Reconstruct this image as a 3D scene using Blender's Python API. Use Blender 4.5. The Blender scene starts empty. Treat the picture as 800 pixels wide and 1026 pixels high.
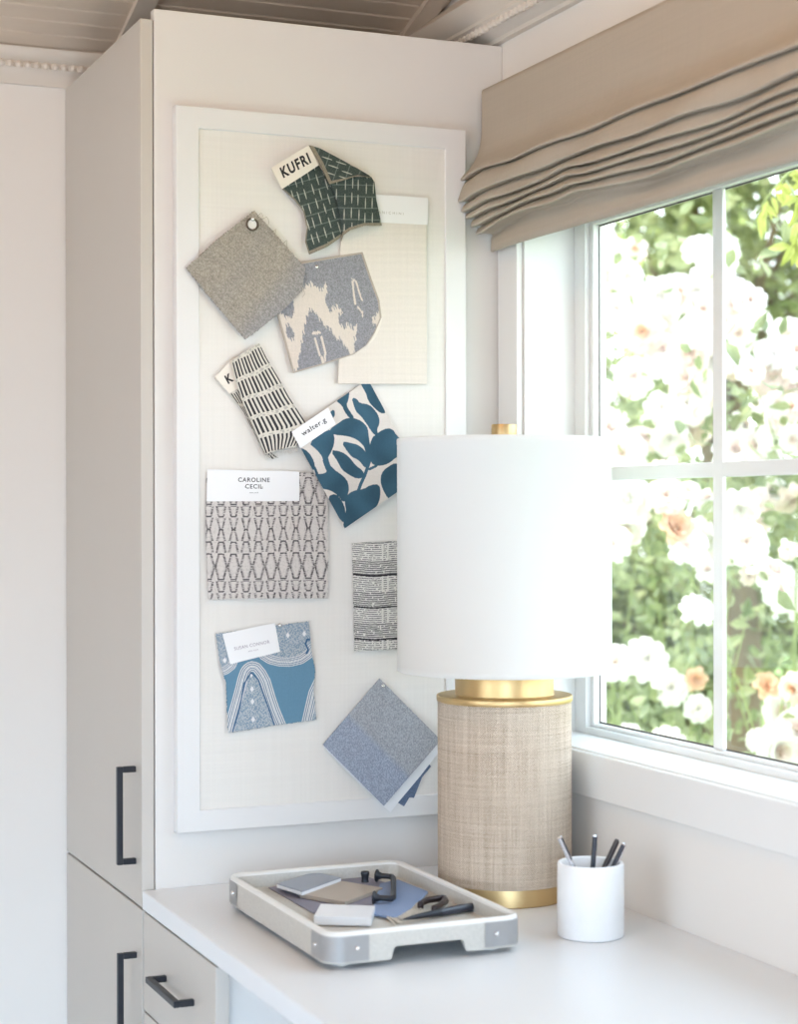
import bpy, bmesh, math, random
import numpy as np
from mathutils import Vector, Matrix

SC = bpy.context.scene
COL = SC.collection
random.seed(7)
RNG = np.random.default_rng(11)

# ------------------------------------------------------------------ camera
F_PX, YAW, PITCH, ROLL = 1829.145, 0.4024, -0.0009, -0.0019
CAM = np.array([-1.4018, -2.8332, 1.3437])
_f = np.array([math.sin(YAW)*math.cos(PITCH), math.cos(YAW)*math.cos(PITCH), math.sin(PITCH)])
_r = np.array([math.cos(YAW), -math.sin(YAW), 0.0])
_u = np.cross(_r, _f)
_r, _u = math.cos(ROLL)*_r + math.sin(ROLL)*_u, -math.sin(ROLL)*_r + math.cos(ROLL)*_u


def at(px, py, axis, val):
    """world point on the plane axis=val that a measured photo point corresponds to"""
    px = np.asarray(px, float); py = np.asarray(py, float)
    d = _f*F_PX + np.multiply.outer(px-400, _r) - np.multiply.outer(py-513, _u)
    t = (val-CAM[axis])/d[..., axis]
    return CAM + d*t[..., None]


def A(px, py, axis, val):
    return tuple(float(v) for v in at(px, py, axis, val))


cd = bpy.data.cameras.new('camera')
cam = bpy.data.objects.new('camera', cd); COL.objects.link(cam)
cd.sensor_fit = 'HORIZONTAL'; cd.sensor_width = 24.0; cd.lens = F_PX*24/800
M = Matrix(((_r[0], _u[0], -_f[0], CAM[0]), (_r[1], _u[1], -_f[1], CAM[1]), (_r[2], _u[2], -_f[2], CAM[2]), (0, 0, 0, 1)))
cam.matrix_world = M
cd.clip_start = 0.05
cd.dof.use_dof = True; cd.dof.focus_distance = 2.98; cd.dof.aperture_fstop = 2.9
SC.camera = cam
SC.view_settings.view_transform = 'Standard'
SC.view_settings.look = 'None'
SC.view_settings.gamma = 1.0
SC.view_settings.use_curve_mapping = False
SC.view_settings.exposure = -0.17


# ------------------------------------------------------------------ colours and materials
def lin(c):
    c = np.asarray(c, float)
    return np.where(c <= 0.04045, c/12.92, ((c+0.055)/1.055)**2.4)


def rgb(h):
    return tuple(float(v) for v in lin([int(h[i:i+2], 16)/255 for i in (0, 2, 4)]))


class NT:
    def __init__(self, name):
        self.m = bpy.data.materials.new(name); self.m.use_nodes = True
        self.t = self.m.node_tree; self.n = self.t.nodes; self.l = self.t.links
        self.b = self.n['Principled BSDF']; self.out = self.n['Material Output']

    def new(self, t, **kw):
        x = self.n.new(t)
        for k, v in kw.items():
            if k.startswith('i_'):
                key = k[2:]; key = int(key) if key.isdigit() else key.replace('_', ' ')
                x.inputs[key].default_value = v
            else:
                setattr(x, k, v)
        return x

    def link(self, a, b):
        self.l.new(a, b)


def mat(name, color, rough=0.6, metal=0.0, noise=0.0, nscale=20.0, stretch=(1, 1, 1), bump=0.0, bscale=200.0, bstretch=(1, 1, 1), coat=0.0, spec=0.5, trans=0.0):
    k = NT(name); b = k.b
    if isinstance(color, str): color = rgb(color)
    b.inputs['Roughness'].default_value = rough; b.inputs['Metallic'].default_value = metal
    b.inputs['Specular IOR Level'].default_value = spec
    b.inputs['Coat Weight'].default_value = coat
    tc = k.new('ShaderNodeTexCoord')
    mp = k.new('ShaderNodeMapping'); mp.inputs['Scale'].default_value = stretch
    k.link(tc.outputs['Object'], mp.inputs[0])
    nz = k.new('ShaderNodeTexNoise', i_Scale=nscale, i_Detail=4.0); k.link(mp.outputs[0], nz.inputs['Vector'])
    mx = k.new('ShaderNodeMix', data_type='RGBA', blend_type='MULTIPLY'); mx.inputs[0].default_value = 1.0
    rp = k.new('ShaderNodeMapRange', i_To_Min=1-noise, i_To_Max=1+noise*0.6); k.link(nz.outputs[0], rp.inputs[0])
    mx.inputs[6].default_value = (*color, 1); k.link(rp.outputs[0], mx.inputs[7])
    k.link(mx.outputs[2], b.inputs['Base Color'])
    if bump:
        mp2 = k.new('ShaderNodeMapping'); mp2.inputs['Scale'].default_value = bstretch; k.link(tc.outputs['Object'], mp2.inputs[0])
        n2 = k.new('ShaderNodeTexNoise', i_Scale=bscale, i_Detail=2.0); k.link(mp2.outputs[0], n2.inputs['Vector'])
        bp = k.new('ShaderNodeBump', i_Strength=bump, i_Distance=0.002); k.link(n2.outputs[0], bp.inputs['Height']); k.link(bp.outputs[0], b.inputs['Normal'])
    return k.m


def weave_mat(name, color, axes=('x', 'z'), freq=(900, 900), amp=0.12, slub=0.06, rough=0.9, bump=0.25, trans=0.0, use_attr=False):
    """plain-woven cloth: two crossed thread waves with uneven (slubby) threads"""
    k = NT(name); b = k.b
    b.inputs['Roughness'].default_value = rough; b.inputs['Specular IOR Level'].default_value = 0.15
    tc = k.new('ShaderNodeTexCoord'); sp = k.new('ShaderNodeSeparateXYZ'); k.link(tc.outputs['Object'], sp.inputs[0])
    waves = []
    for i, a in enumerate(axes):
        m = k.new('ShaderNodeMath', operation='MULTIPLY'); k.link(sp.outputs['xyz'.index(a)], m.inputs[0]); m.inputs[1].default_value = freq[i]
        s = k.new('ShaderNodeMath', operation='SINE'); k.link(m.outputs[0], s.inputs[0]); waves.append(s)
    pr = k.new('ShaderNodeMath', operation='MULTIPLY'); k.link(waves[0].outputs[0], pr.inputs[0]); k.link(waves[1].outputs[0], pr.inputs[1])
    tot = pr
    for i in (0, 1):
        st = [4.0, 4.0, 4.0]; st['xyz'.index(axes[i])] = 260.0
        mp = k.new('ShaderNodeMapping'); mp.inputs['Scale'].default_value = st; k.link(tc.outputs['Object'], mp.inputs[0])
        nz = k.new('ShaderNodeTexNoise', i_Scale=1.0, i_Detail=2.0); k.link(mp.outputs[0], nz.inputs['Vector'])
        sb = k.new('ShaderNodeMath', operation='MULTIPLY_ADD'); k.link(nz.outputs[0], sb.inputs[0]); sb.inputs[1].default_value = 2*slub/amp; sb.inputs[2].default_value = -slub/amp
        ad = k.new('ShaderNodeMath', operation='ADD'); k.link(tot.outputs[0], ad.inputs[0]); k.link(sb.outputs[0], ad.inputs[1]); tot = ad
    sc = k.new('ShaderNodeMath', operation='MULTIPLY_ADD'); k.link(tot.outputs[0], sc.inputs[0]); sc.inputs[1].default_value = amp; sc.inputs[2].default_value = 1.0
    mx = k.new('ShaderNodeMix', data_type='RGBA', blend_type='MULTIPLY'); mx.inputs[0].default_value = 1.0
    if use_attr:
        at_ = k.new('ShaderNodeAttribute', attribute_name='dye'); k.link(at_.outputs['Color'], mx.inputs[6])
    else:
        mx.inputs[6].default_value = (*(rgb(color) if isinstance(color, str) else color), 1)
    k.link(sc.outputs[0], mx.inputs[7]); k.link(mx.outputs[2], b.inputs['Base Color'])
    bp = k.new('ShaderNodeBump', i_Strength=bump, i_Distance=0.0008); k.link(tot.outputs[0], bp.inputs['Height']); k.link(bp.outputs[0], b.inputs['Normal'])
    if trans:
        tr = k.new('ShaderNodeBsdfTranslucent'); k.link(mx.outputs[2], tr.inputs[0])
        ms = k.new('ShaderNodeMixShader', i_0=trans); k.link(b.outputs[0], ms.inputs[1]); k.link(tr.outputs[0], ms.inputs[2]); k.link(ms.outputs[0], k.out.inputs[0])
    return k.m


MT = {}
MT['wall'] = mat('painted_wall', (0.83, 0.80, 0.765), 0.7, noise=0.015, nscale=6, bump=0.05, bscale=400)
MT['tan_wall'] = mat('tan_painted_wall', (0.62, 0.50, 0.37), 0.7, noise=0.02, nscale=6)  # tan chosen for the unseen walls to cut cool bounce light
MT['trim'] = mat('white_trim_paint', (0.85, 0.845, 0.835), 0.35, noise=0.01, nscale=8)
MT['ceiling'] = mat('ceiling_paint', (0.68, 0.565, 0.455), 0.6, noise=0.05, nscale=9, stretch=(1, 6, 6))
MT['batten'] = mat('batten_paint', (0.69, 0.61, 0.525), 0.6, noise=0.03)
MT['crown'] = mat('crown_paint', (0.74, 0.68, 0.61), 0.55, noise=0.02)
MT['greige'] = mat('greige_cabinet_paint', (0.585, 0.545, 0.50), 0.45, noise=0.02, nscale=5, bump=0.03, bscale=500)
MT['panel'] = mat('end_panel_paint', (0.755, 0.73, 0.705), 0.5, noise=0.015, nscale=5, bump=0.03, bscale=500)
MT['counter'] = mat('white_worktop', (0.79, 0.805, 0.83), 0.28, noise=0.012, nscale=12)
MT['dark_gap'] = mat('cabinet_shadow_core', (0.16, 0.145, 0.135), 0.8)
MT['black_metal'] = mat('black_metal', '2b2e35', 0.42, metal=0.3, bump=0.03, bscale=900)
MT['white_frame'] = mat('white_frame', (0.79, 0.785, 0.78), 0.35, noise=0.008)
MT['linen'] = weave_mat('linen_board', (0.815, 0.79, 0.75), ('x', 'z'), (2300, 2300), 0.06, 0.035)
MT['blind'] = weave_mat('linen_blind', (0.52, 0.455, 0.375), ('y', 'z'), (2300, 2300), 0.07, 0.05, trans=0.08)
MT['fabric'] = weave_mat('dyed_cloth', None, ('x', 'z'), (4200, 4200), 0.05, 0.04, use_attr=True)
MT['coarse'] = weave_mat('dyed_coarse_cloth', None, ('x', 'z'), (2400, 2400), 0.20, 0.08, use_attr=True)
MT['card'] = mat('white_card', (0.88, 0.88, 0.89), 0.55)
MT['ivory_card'] = mat('ivory_tape', (0.85, 0.79, 0.71), 0.7, bump=0.05, bscale=900)
MT['ink'] = mat('black_ink', '26242a', 0.7)
MT['grey_ink'] = mat('grey_ink', 'b9b4ae', 0.7)
MT['mauve_ink'] = mat('mauve_ink', 'a196a4', 0.7)
MT['steel'] = mat('pin_steel', (0.75, 0.74, 0.73), 0.25, metal=0.9)
MT['brass'] = mat('brushed_brass', (0.66, 0.47, 0.235), 0.40, metal=1.0, noise=0.06, nscale=3, stretch=(1, 1, 90), bump=0.04, bscale=8, bstretch=(1, 1, 200))
MT['thread'] = mat('loose_thread', '9a8f7f', 0.9)
MT['pale_thread'] = mat('pale_thread', 'd8d2c8', 0.9)


def shade_material():
    k = NT('white_linen_shade')
    k.b.inputs['Base Color'].default_value = (0.9, 0.9, 0.9, 1); k.b.inputs['Roughness'].default_value = 0.85
    k.b.inputs['Specular IOR Level'].default_value = 0.1
    tr = k.new('ShaderNodeBsdfTranslucent'); tr.inputs[0].default_value = (0.93, 0.93, 0.92, 1)
    ms = k.new('ShaderNodeMixShader', i_0=0.42); k.link(k.b.outputs[0], ms.inputs[1]); k.link(tr.outputs[0], ms.inputs[2]); k.link(ms.outputs[0], k.out.inputs[0])
    return k.m


MT['shade'] = shade_material()


def raffia_material():
    """woven raffia wrapped round the drum: fine crossed strands, uneven in tone"""
    k = NT('woven_raffia'); b = k.b
    b.inputs['Roughness'].default_value = 0.75; b.inputs['Specular IOR Level'].default_value = 0.25
    uv = k.new('ShaderNodeUVMap', uv_map='wrap')
    sp = k.new('ShaderNodeSeparateXYZ'); k.link(uv.outputs[0], sp.inputs[0])
    def sine(o, f):
        m = k.new('ShaderNodeMath', operation='MULTIPLY'); k.link(o, m.inputs[0]); m.inputs[1].default_value = f
        s = k.new('ShaderNodeMath', operation='SINE'); k.link(m.outputs[0], s.inputs[0]); return s.outputs[0]
    def ns(sx, sy):
        mp = k.new('ShaderNodeMapping'); mp.inputs['Scale'].default_value = (sx, sy, 1); k.link(uv.outputs[0], mp.inputs[0])
        n = k.new('ShaderNodeTexNoise', i_Scale=1.0, i_Detail=3.0, i_Roughness=0.6); k.link(mp.outputs[0], n.inputs['Vector']); return n.outputs[0]
    a = sine(sp.outputs[0], 1750.0); c = sine(sp.outputs[1], 1750.0)
    pr = k.new('ShaderNodeMath', operation='MULTIPLY'); k.link(a, pr.inputs[0]); k.link(c, pr.inputs[1])
    n1 = ns(330, 7); n2 = ns(6, 330); n3 = ns(70, 3); n4 = ns(2, 60); n5 = ns(520, 520)
    cur = pr.outputs[0]
    for n, w in ((n1, 2.4), (n2, 2.2), (n3, 1.6), (n4, 0.8), (n5, 3.6)):
        m = k.new('ShaderNodeMath', operation='MULTIPLY_ADD'); k.link(n, m.inputs[0]); m.inputs[1].default_value = w; m.inputs[2].default_value = -w*0.5
        ad = k.new('ShaderNodeMath', operation='ADD'); k.link(cur, ad.inputs[0]); k.link(m.outputs[0], ad.inputs[1]); cur = ad.outputs[0]
    mr = k.new('ShaderNodeMapRange', i_From_Min=-2.2, i_From_Max=2.0); k.link(cur, mr.inputs[0])
    cr = k.new('ShaderNodeValToRGB'); k.link(mr.outputs[0], cr.inputs[0])
    e = cr.color_ramp.elements
    e[0].position = 0.0; e[0].color = (*rgb('75604b'), 1); e[1].position = 1.0; e[1].color = (*rgb('efe4d6'), 1)
    x = e.new(0.35); x.color = (*rgb('b3a18d'), 1); x = e.new(0.6); x.color = (*rgb('cebdab'), 1)
    k.link(cr.outputs[0], b.inputs['Base Color'])
    bp = k.new('ShaderNodeBump', i_Strength=0.35, i_Distance=0.001); k.link(cur, bp.inputs['Height']); k.link(bp.outputs[0], b.inputs['Normal'])
    return k.m


MT['raffia'] = raffia_material()


def floor_material():
    k = NT('pale_board_floor'); b = k.b; b.inputs['Roughness'].default_value = 0.4
    tc = k.new('ShaderNodeTexCoord')
    br = k.new('ShaderNodeTexBrick', i_Scale=1.0, i_Mortar_Size=0.002, i_Brick_Width=1.6, i_Row_Height=0.14)
    br.inputs['Color1'].default_value = (0.74, 0.73, 0.72, 1); br.inputs['Color2'].default_value = (0.70, 0.69, 0.685, 1); br.inputs['Mortar'].default_value = (0.4, 0.38, 0.36, 1)
    k.link(tc.outputs['Object'], br.inputs['Vector'])
    mp = k.new('ShaderNodeMapping'); mp.inputs['Scale'].default_value = (2, 30, 1); k.link(tc.outputs['Object'], mp.inputs[0])
    nz = k.new('ShaderNodeTexNoise', i_Scale=2.0, i_Detail=6.0); k.link(mp.outputs[0], nz.inputs['Vector'])
    rp = k.new('ShaderNodeMapRange', i_To_Min=0.93, i_To_Max=1.05); k.link(nz.outputs[0], rp.inputs[0])
    mx = k.new('ShaderNodeMix', data_type='RGBA', blend_type='MULTIPLY'); mx.inputs[0].default_value = 1.0
    k.link(br.outputs[0], mx.inputs[6]); k.link(rp.outputs[0], mx.inputs[7]); k.link(mx.outputs[2], b.inputs['Base Color'])
    return k.m


MT['floor'] = floor_material()


def glass_material():
    k = NT('window_glass')
    tr = k.new('ShaderNodeBsdfTransparent'); tr.inputs[0].default_value = (0.97, 0.985, 0.98, 1)
    gl = k.new('ShaderNodeBsdfGlossy', i_Roughness=0.0); gl.inputs[0].default_value = (1, 1, 1, 1)
    fr = k.new('ShaderNodeFresnel', i_IOR=1.5)
    ge = k.new('ShaderNodeNewGeometry'); fm = k.new('ShaderNodeMath', operation='SUBTRACT'); fm.inputs[0].default_value = 1.0; k.link(ge.outputs['Backfacing'], fm.inputs[1])
    pr = k.new('ShaderNodeMath', operation='MULTIPLY'); k.link(fr.outputs[0], pr.inputs[0]); k.link(fm.outputs[0], pr.inputs[1])
    ms = k.new('ShaderNodeMixShader'); k.link(pr.outputs[0], ms.inputs[0]); k.link(tr.outputs[0], ms.inputs[1]); k.link(gl.outputs[0], ms.inputs[2])
    k.link(ms.outputs[0], k.out.inputs[0])
    return k.m


MT['glass'] = glass_material()


def leaf_material(name, c1, c2, trans=0.35, rough=0.5):
    k = NT(name); b = k.b; b.inputs['Roughness'].default_value = rough
    gi = k.new('ShaderNodeTexCoord'); nz = k.new('ShaderNodeTexNoise', i_Scale=9.0, i_Detail=3.0); k.link(gi.outputs['Object'], nz.inputs['Vector'])
    cr = k.new('ShaderNodeValToRGB'); k.link(nz.outputs[0], cr.inputs[0])
    cr.color_ramp.elements[0].position = 0.35; cr.color_ramp.elements[0].color = (*rgb(c1), 1)
    cr.color_ramp.elements[1].position = 0.65; cr.color_ramp.elements[1].color = (*rgb(c2), 1)
    k.link(cr.outputs[0], b.inputs['Base Color'])
    tr = k.new('ShaderNodeBsdfTranslucent'); k.link(cr.outputs[0], tr.inputs[0])
    ms = k.new('ShaderNodeMixShader', i_0=trans); k.link(b.outputs[0], ms.inputs[1]); k.link(tr.outputs[0], ms.inputs[2]); k.link(ms.outputs[0], k.out.inputs[0])
    return k.m


MT['rose_leaf'] = leaf_material('rose_leaf', '6b7650', 'a4a87c')
MT['tree_leaf'] = leaf_material('tree_leaf', '6a7448', 'a6a974')
MT['pale_leaf'] = leaf_material('pale_leaf', '9aa860', 'c9cf8a', 0.45)
MT['vine_leaf'] = leaf_material('vine_leaf', '98a044', 'b9bb6c', 0.4)
MT['bark'] = mat('bark', '6b5a45', 0.9, noise=0.3, nscale=30, bump=0.3, bscale=60)
MT['cane'] = mat('green_cane', '8f9a5e', 0.6, noise=0.2)
MT['petal_white'] = leaf_material('petal_white', 'f3ebe6', 'faf6f2', 0.35, 0.6)
MT['petal_blush'] = leaf_material('petal_blush', 'eed8ce', 'f5e6df', 0.35, 0.6)
MT['petal_peach'] = leaf_material('petal_peach', 'ecb994', 'f3d4bd', 0.35, 0.6)
MT['lawn'] = mat('lawn', '7f9a55', 0.9, noise=0.3, nscale=15, bump=0.5, bscale=80)


# ------------------------------------------------------------------ object helpers
ORIG = {}


def setp(o, label=None, cat=None, group=None, kind=None):
    if label: o['label'] = label
    if cat: o['category'] = cat
    if group: o['group'] = group
    if kind: o['kind'] = kind
    return o


def thing(name, loc, label, cat, group=None):
    o = bpy.data.objects.new(name, None); COL.objects.link(o)
    o.location = loc; o.empty_display_size = 0.05
    ORIG[o.name] = np.array(loc, float)
    return setp(o, label, cat, group)


def org(o):
    return ORIG.get(o.name, np.zeros(3)) if o is not None else np.zeros(3)


class MB:
    def __init__(self):
        self.v = []; self.f = []; self.m = []; self.uv = None

    def add(self, verts, faces, mi=0):
        o = len(self.v); self.v += [tuple(map(float, p)) for p in verts]
        self.f += [tuple(i+o for i in f) for f in faces]; self.m += [mi]*len(faces)

    def box(self, a, b, mi=0):
        x0, y0, z0 = [min(a[i], b[i]) for i in range(3)]; x1, y1, z1 = [max(a[i], b[i]) for i in range(3)]
        self.add([(x0, y0, z0), (x1, y0, z0), (x1, y1, z0), (x0, y1, z0), (x0, y0, z1), (x1, y0, z1), (x1, y1, z1), (x0, y1, z1)],
                 [(3, 2, 1, 0), (4, 5, 6, 7), (0, 1, 5, 4), (1, 2, 6, 5), (2, 3, 7, 6), (3, 0, 4, 7)], mi)

    def hexa(self, lo, hi, mi=0):
        """solid between two polygons with the same number of corners"""
        n = len(lo)
        self.add(list(lo)+list(hi), [tuple(range(n-1, -1, -1)), tuple(range(n, 2*n))]+[(i, (i+1) % n, n+(i+1) % n, n+i) for i in range(n)], mi)

    def lathe(self, prof, c, n=64, mi=0, close=False):
        vs = []
        for r, z in prof:
            for i in range(n):
                a = 2*math.pi*i/n; vs.append((c[0]+r*math.cos(a), c[1]+r*math.sin(a), c[2]+z))
        fs = []; k = len(prof)
        for j in range(k if close else k-1):
            for i in range(n):
                a, b = j*n+i, j*n+(i+1) % n; d = ((j+1) % k)*n
                fs.append((a, b, d+(i+1) % n, d+i))
        if not close:
            fs.append(tuple(range(n-1, -1, -1))); fs.append(tuple(range((k-1)*n, k*n)))
        self.add(vs, fs, mi)

    def tube(self, pts, r, n=8, mi=0, caps=True):
        pts = [np.asarray(p, float) for p in pts]; rs = r if hasattr(r, '__len__') else [r]*len(pts)
        vs = []; up = None
        for i, p in enumerate(pts):
            t = pts[min(i+1, len(pts)-1)]-pts[max(i-1, 0)]; t = t/(np.linalg.norm(t)+1e-12)
            if up is None:
                up = np.array([0, 0, 1.0]) if abs(t[2]) < 0.9 else np.array([1.0, 0, 0])
            up = up-t*(up@t); up /= np.linalg.norm(up)+1e-12; w = np.cross(t, up)
            for j in range(n):
                a = 2*math.pi*j/n; vs.append(p+rs[i]*(math.cos(a)*up+math.sin(a)*w))
        fs = [(i*n+j, i*n+(j+1) % n, (i+1)*n+(j+1) % n, (i+1)*n+j) for i in range(len(pts)-1) for j in range(n)]
        if caps:
            fs += [tuple(range(n-1, -1, -1)), tuple(range((len(pts)-1)*n, len(pts)*n))]
        self.add(vs, fs, mi)

    def ball(self, c, r, n=12, mi=0, sz=1.0):
        k = n//2
        prof = [(max(r*math.sin(math.pi*j/k), 1e-5), -r*sz*math.cos(math.pi*j/k)) for j in range(k+1)]
        self.lathe(prof, c, n, mi)

    def sweep(self, prof, path, mi=0):
        """2-D profile list per path point: prof(i)->list of xyz; grid surface"""
        rows = [prof(p) for p in path]; k = len(rows[0])
        self.add([q for r in rows for q in r], [(i*k+j, i*k+j+1, (i+1)*k+j+1, (i+1)*k+j) for i in range(len(rows)-1) for j in range(k-1)], mi)

    def build(self, name, mats, parent=None, smooth=False, bevel=0.0, seg=2, fix=False):
        o_ = org(parent) if parent is not None else np.zeros(3)
        root = parent
        while root is not None and root.name not in ORIG:
            root = root.parent
        o_ = org(root)
        me = bpy.data.meshes.new(name)
        me.from_pydata([(p[0]-o_[0], p[1]-o_[1], p[2]-o_[2]) for p in self.v], [], self.f)
        for m in (mats if isinstance(mats, (list, tuple)) else [mats]):
            me.materials.append(MT[m] if isinstance(m, str) else m)
        me.polygons.foreach_set('material_index', self.m)
        if fix:
            bm = bmesh.new(); bm.from_mesh(me); bmesh.ops.recalc_face_normals(bm, faces=bm.faces); bm.to_mesh(me); bm.free()
        if smooth:
            me.polygons.foreach_set('use_smooth', [True]*len(me.polygons))
            try: me.set_sharp_from_angle(angle=math.radians(40))
            except Exception: pass
        me.update()
        o = bpy.data.objects.new(name, me); COL.objects.link(o)
        if parent is not None: o.parent = parent
        if bevel:
            b = o.modifiers.new('bevel', 'BEVEL'); b.width = bevel; b.segments = seg; b.limit_method = 'ANGLE'; b.angle_limit = math.radians(50)
        return o


def structure(o):
    o['kind'] = 'structure'; return o


def single(mb, name, mats, label, cat, group=None, **kw):
    return setp(mb.build(name, mats, None, **kw), label, cat, group)


# ------------------------------------------------------------------ room shell
XF = -0.6416            # face plane of the cabinet doors and the desk front
CASE = -0.012           # face of the window casing
ZD = 0.74               # worktop height
YB = 0.54               # back wall
XL_ROOM, YF = -3.9, -4.4
WT = 0.16               # wall thickness
WY0, WY1, WZ0, WZ1 = -1.62, -0.0765, 0.963, 1.885    # window opening
SL = 0.30; Z0 = 2.18; RIDGE = -2.3


def zc(y):
    return Z0+SL*(YB-y) if y > RIDGE else Z0+SL*(YB-RIDGE)-SL*(RIDGE-y)


m = MB(); m.box((XL_ROOM-WT, YF-WT, -0.1), (0+WT, YB+WT, 0)); structure(m.build('floor', 'floor'))
m = MB(); m.box((XL_ROOM-WT, YB, 0), (WT, YB+WT, zc(YB)+0.05)); structure(m.build('wall_back', 'wall'))
# window wall: gable-shaped, pieces round the opening
m = MB()
m.box((0, WY1, 0), (WT, YB, Z0+0.02)); m.box((0, WY0, 0), (WT, WY1, WZ0)); m.box((0, YF, 0), (WT, WY0, Z0+0.02)); m.box((0, WY0, WZ1), (WT, WY1, Z0+0.02))
ys = [YB, RIDGE, YF]
g = [(YB, Z0+0.02), (YB, zc(YB)+0.03), (RIDGE, zc(RIDGE)+0.03), (YF, zc(YF)+0.03), (YF, Z0+0.02)]
m.hexa([(0, y, z) for y, z in g], [(WT, y, z) for y, z in g])
structure(m.build('wall_right', 'wall', fix=True))
m = MB()
g = [(YB, 0), (YB, zc(YB)+0.03), (RIDGE, zc(RIDGE)+0.03), (YF, zc(YF)+0.03), (YF, 0)]
LY0, LY1, LZ0, LZ1 = -3.6, -0.9, 0.75, 1.75      # opening added in the unseen opposite wall, for the side fill
g = [(YB, LZ1), (YB, zc(YB)+0.03), (RIDGE, zc(RIDGE)+0.03), (YF, zc(YF)+0.03), (YF, LZ1)]
m.hexa([(XL_ROOM-WT, y, z) for y, z in g], [(XL_ROOM, y, z) for y, z in g])
m.box((XL_ROOM-WT, YF, 0), (XL_ROOM, YB, LZ0)); m.box((XL_ROOM-WT, YF, LZ0), (XL_ROOM, LY0, LZ1)); m.box((XL_ROOM-WT, LY1, LZ0), (XL_ROOM, YB, LZ1))
structure(m.build('wall_left', 'tan_wall', fix=True))
m = MB()
for y in np.linspace(LY0, LY1, 4): m.box((XL_ROOM-0.10, y-0.025, LZ0), (XL_ROOM-0.04, y+0.025, LZ1))
m.box((XL_ROOM-0.10, LY0, LZ0), (XL_ROOM-0.04, LY1, LZ0+0.05)); m.box((XL_ROOM-0.10, LY0, LZ1-0.05), (XL_ROOM-0.04, LY1, LZ1))
structure(m.build('added_side_window', 'trim'))  # frame of the added left opening, there only for the fill light
# unseen front wall; wide window added behind the camera to let fill light in
m = MB()
OX0, OX1, OZ0, OZ1 = -3.8, -0.9, 0.45, 1.95
m.box((XL_ROOM-WT, YF-WT, 0), (OX0, YF, zc(YF)+0.03)); m.box((OX1, YF-WT, 0), (WT, YF, zc(YF)+0.03)); m.box((OX0, YF-WT, OZ1), (OX1, YF, zc(YF)+0.03)); m.box((OX0, YF-WT, 0), (OX1, YF, OZ0))
structure(m.build('wall_front', 'tan_wall'))
m = MB()
for x in np.linspace(OX0, OX1, 5): m.box((x-0.03, YF-0.10, OZ0), (x+0.03, YF-0.03, OZ1))
m.box((OX0, YF-0.10, OZ0), (OX1, YF-0.03, OZ0+0.07)); m.box((OX0, YF-0.10, OZ1-0.08), (OX1, YF-0.03, OZ1))
structure(m.build('added_front_window', 'trim'))  # frame of the opening added for the front fill

# boarded ceiling: v-grooved boards running along x, with battens up the slope
m = MB()
bw = 0.043


def ceil_prof(x):
    out = []
    n1 = int((YB+0.0-RIDGE)/bw)
    for i in range(n1+1):
        y = YB-i*bw
        out += [(x, y, zc(y)+0.0035), (x, y-0.003, zc(y-0.003)), (x, y-bw+0.003, zc(y-bw+0.003))]
    y = YB-(n1+1)*bw
    while y > YF:
        out += [(x, y, zc(y)+0.0035), (x, y-0.003, zc(y-0.003)), (x, y-bw+0.003, zc(y-bw+0.003))]; y -= bw
    return out


m.sweep(ceil_prof, [XL_ROOM, -2.0, 0.0])
for (ya, yb) in ((YB+WT, RIDGE), (RIDGE, YF-WT-0.4)):
    lo = [(XL_ROOM-WT-1.4, ya, zc(ya)+0.02), (WT+0.22, ya, zc(ya)+0.02), (WT+0.22, yb, zc(yb)+0.02), (XL_ROOM-WT-1.4, yb, zc(yb)+0.02)]  # left overhang of the slab is added to keep sun off the side opening
    m.hexa(lo, [(p[0], p[1], p[2]+0.12) for p in lo])
structure(m.build('ceiling', 'ceiling'))
for i, xr in enumerate([-0.0145, -0.53, -1.06, -1.59, -2.12, -2.65, -3.18, -3.71]):
    m = MB(); w = 0.036
    lo = [(xr-w, YB, zc(YB)-0.012), (xr, YB, zc(YB)-0.012), (xr, RIDGE, zc(RIDGE)-0.012), (xr-w, RIDGE, zc(RIDGE)-0.012)]
    m.hexa(lo, [(p[0], p[1], p[2]+0.0115) for p in lo])
    structure(m.build('trim_%d' % (i+1), 'batten', fix=True))


# crown moulding with a beaded edge, on the window wall (along y) and the back wall (along x)
def crown(name, pt, path, zb, beads, prof=None, bc=(0.041, 0.018)):
    prof = prof or [(0.0, 0.0), (0.012, 0.0), (0.014, 0.006), (0.022, 0.010), (0.030, 0.012), (0.050, 0.026), (0.050, 0.032), (0.058, 0.040), (0.064, 0.052), (0.066, 0.066), (0.050, 0.075), (0.0, 0.12)]
    m = MB(); m.sweep(lambda s: [pt(s, d, zb+h) for d, h in prof], path)
    for s in beads:
        c = pt(s, bc[0], zb+bc[1]); m.ball(c, 0.0075, 8)
    return structure(m.build(name, 'crown', smooth=True, fix=False))


crown('trim_20', lambda s, d, z: (-d, s, z), [YB, -1.0, -2.0, YF], 2.150, np.arange(YB, -1.2, -0.0165))
crown('trim_21', lambda s, d, z: (s, YB-d, z), [0, -1.2, XL_ROOM], 2.130, np.arange(-0.55, -1.3, -0.0165), [(0.0, 0.0), (0.008, 0.0), (0.010, 0.004), (0.014, 0.016), (0.022, 0.024), (0.026, 0.027), (0.026, 0.038), (0.034, 0.043), (0.044, 0.052), (0.047, 0.060), (0.0, 0.062)], (0.027, 0.032))
m = MB(); m.box((XL_ROOM, YB-0.012, 0), (-0.66, YB, 0.12)); structure(m.build('baseboard_back', 'trim', bevel=0.003))

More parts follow.
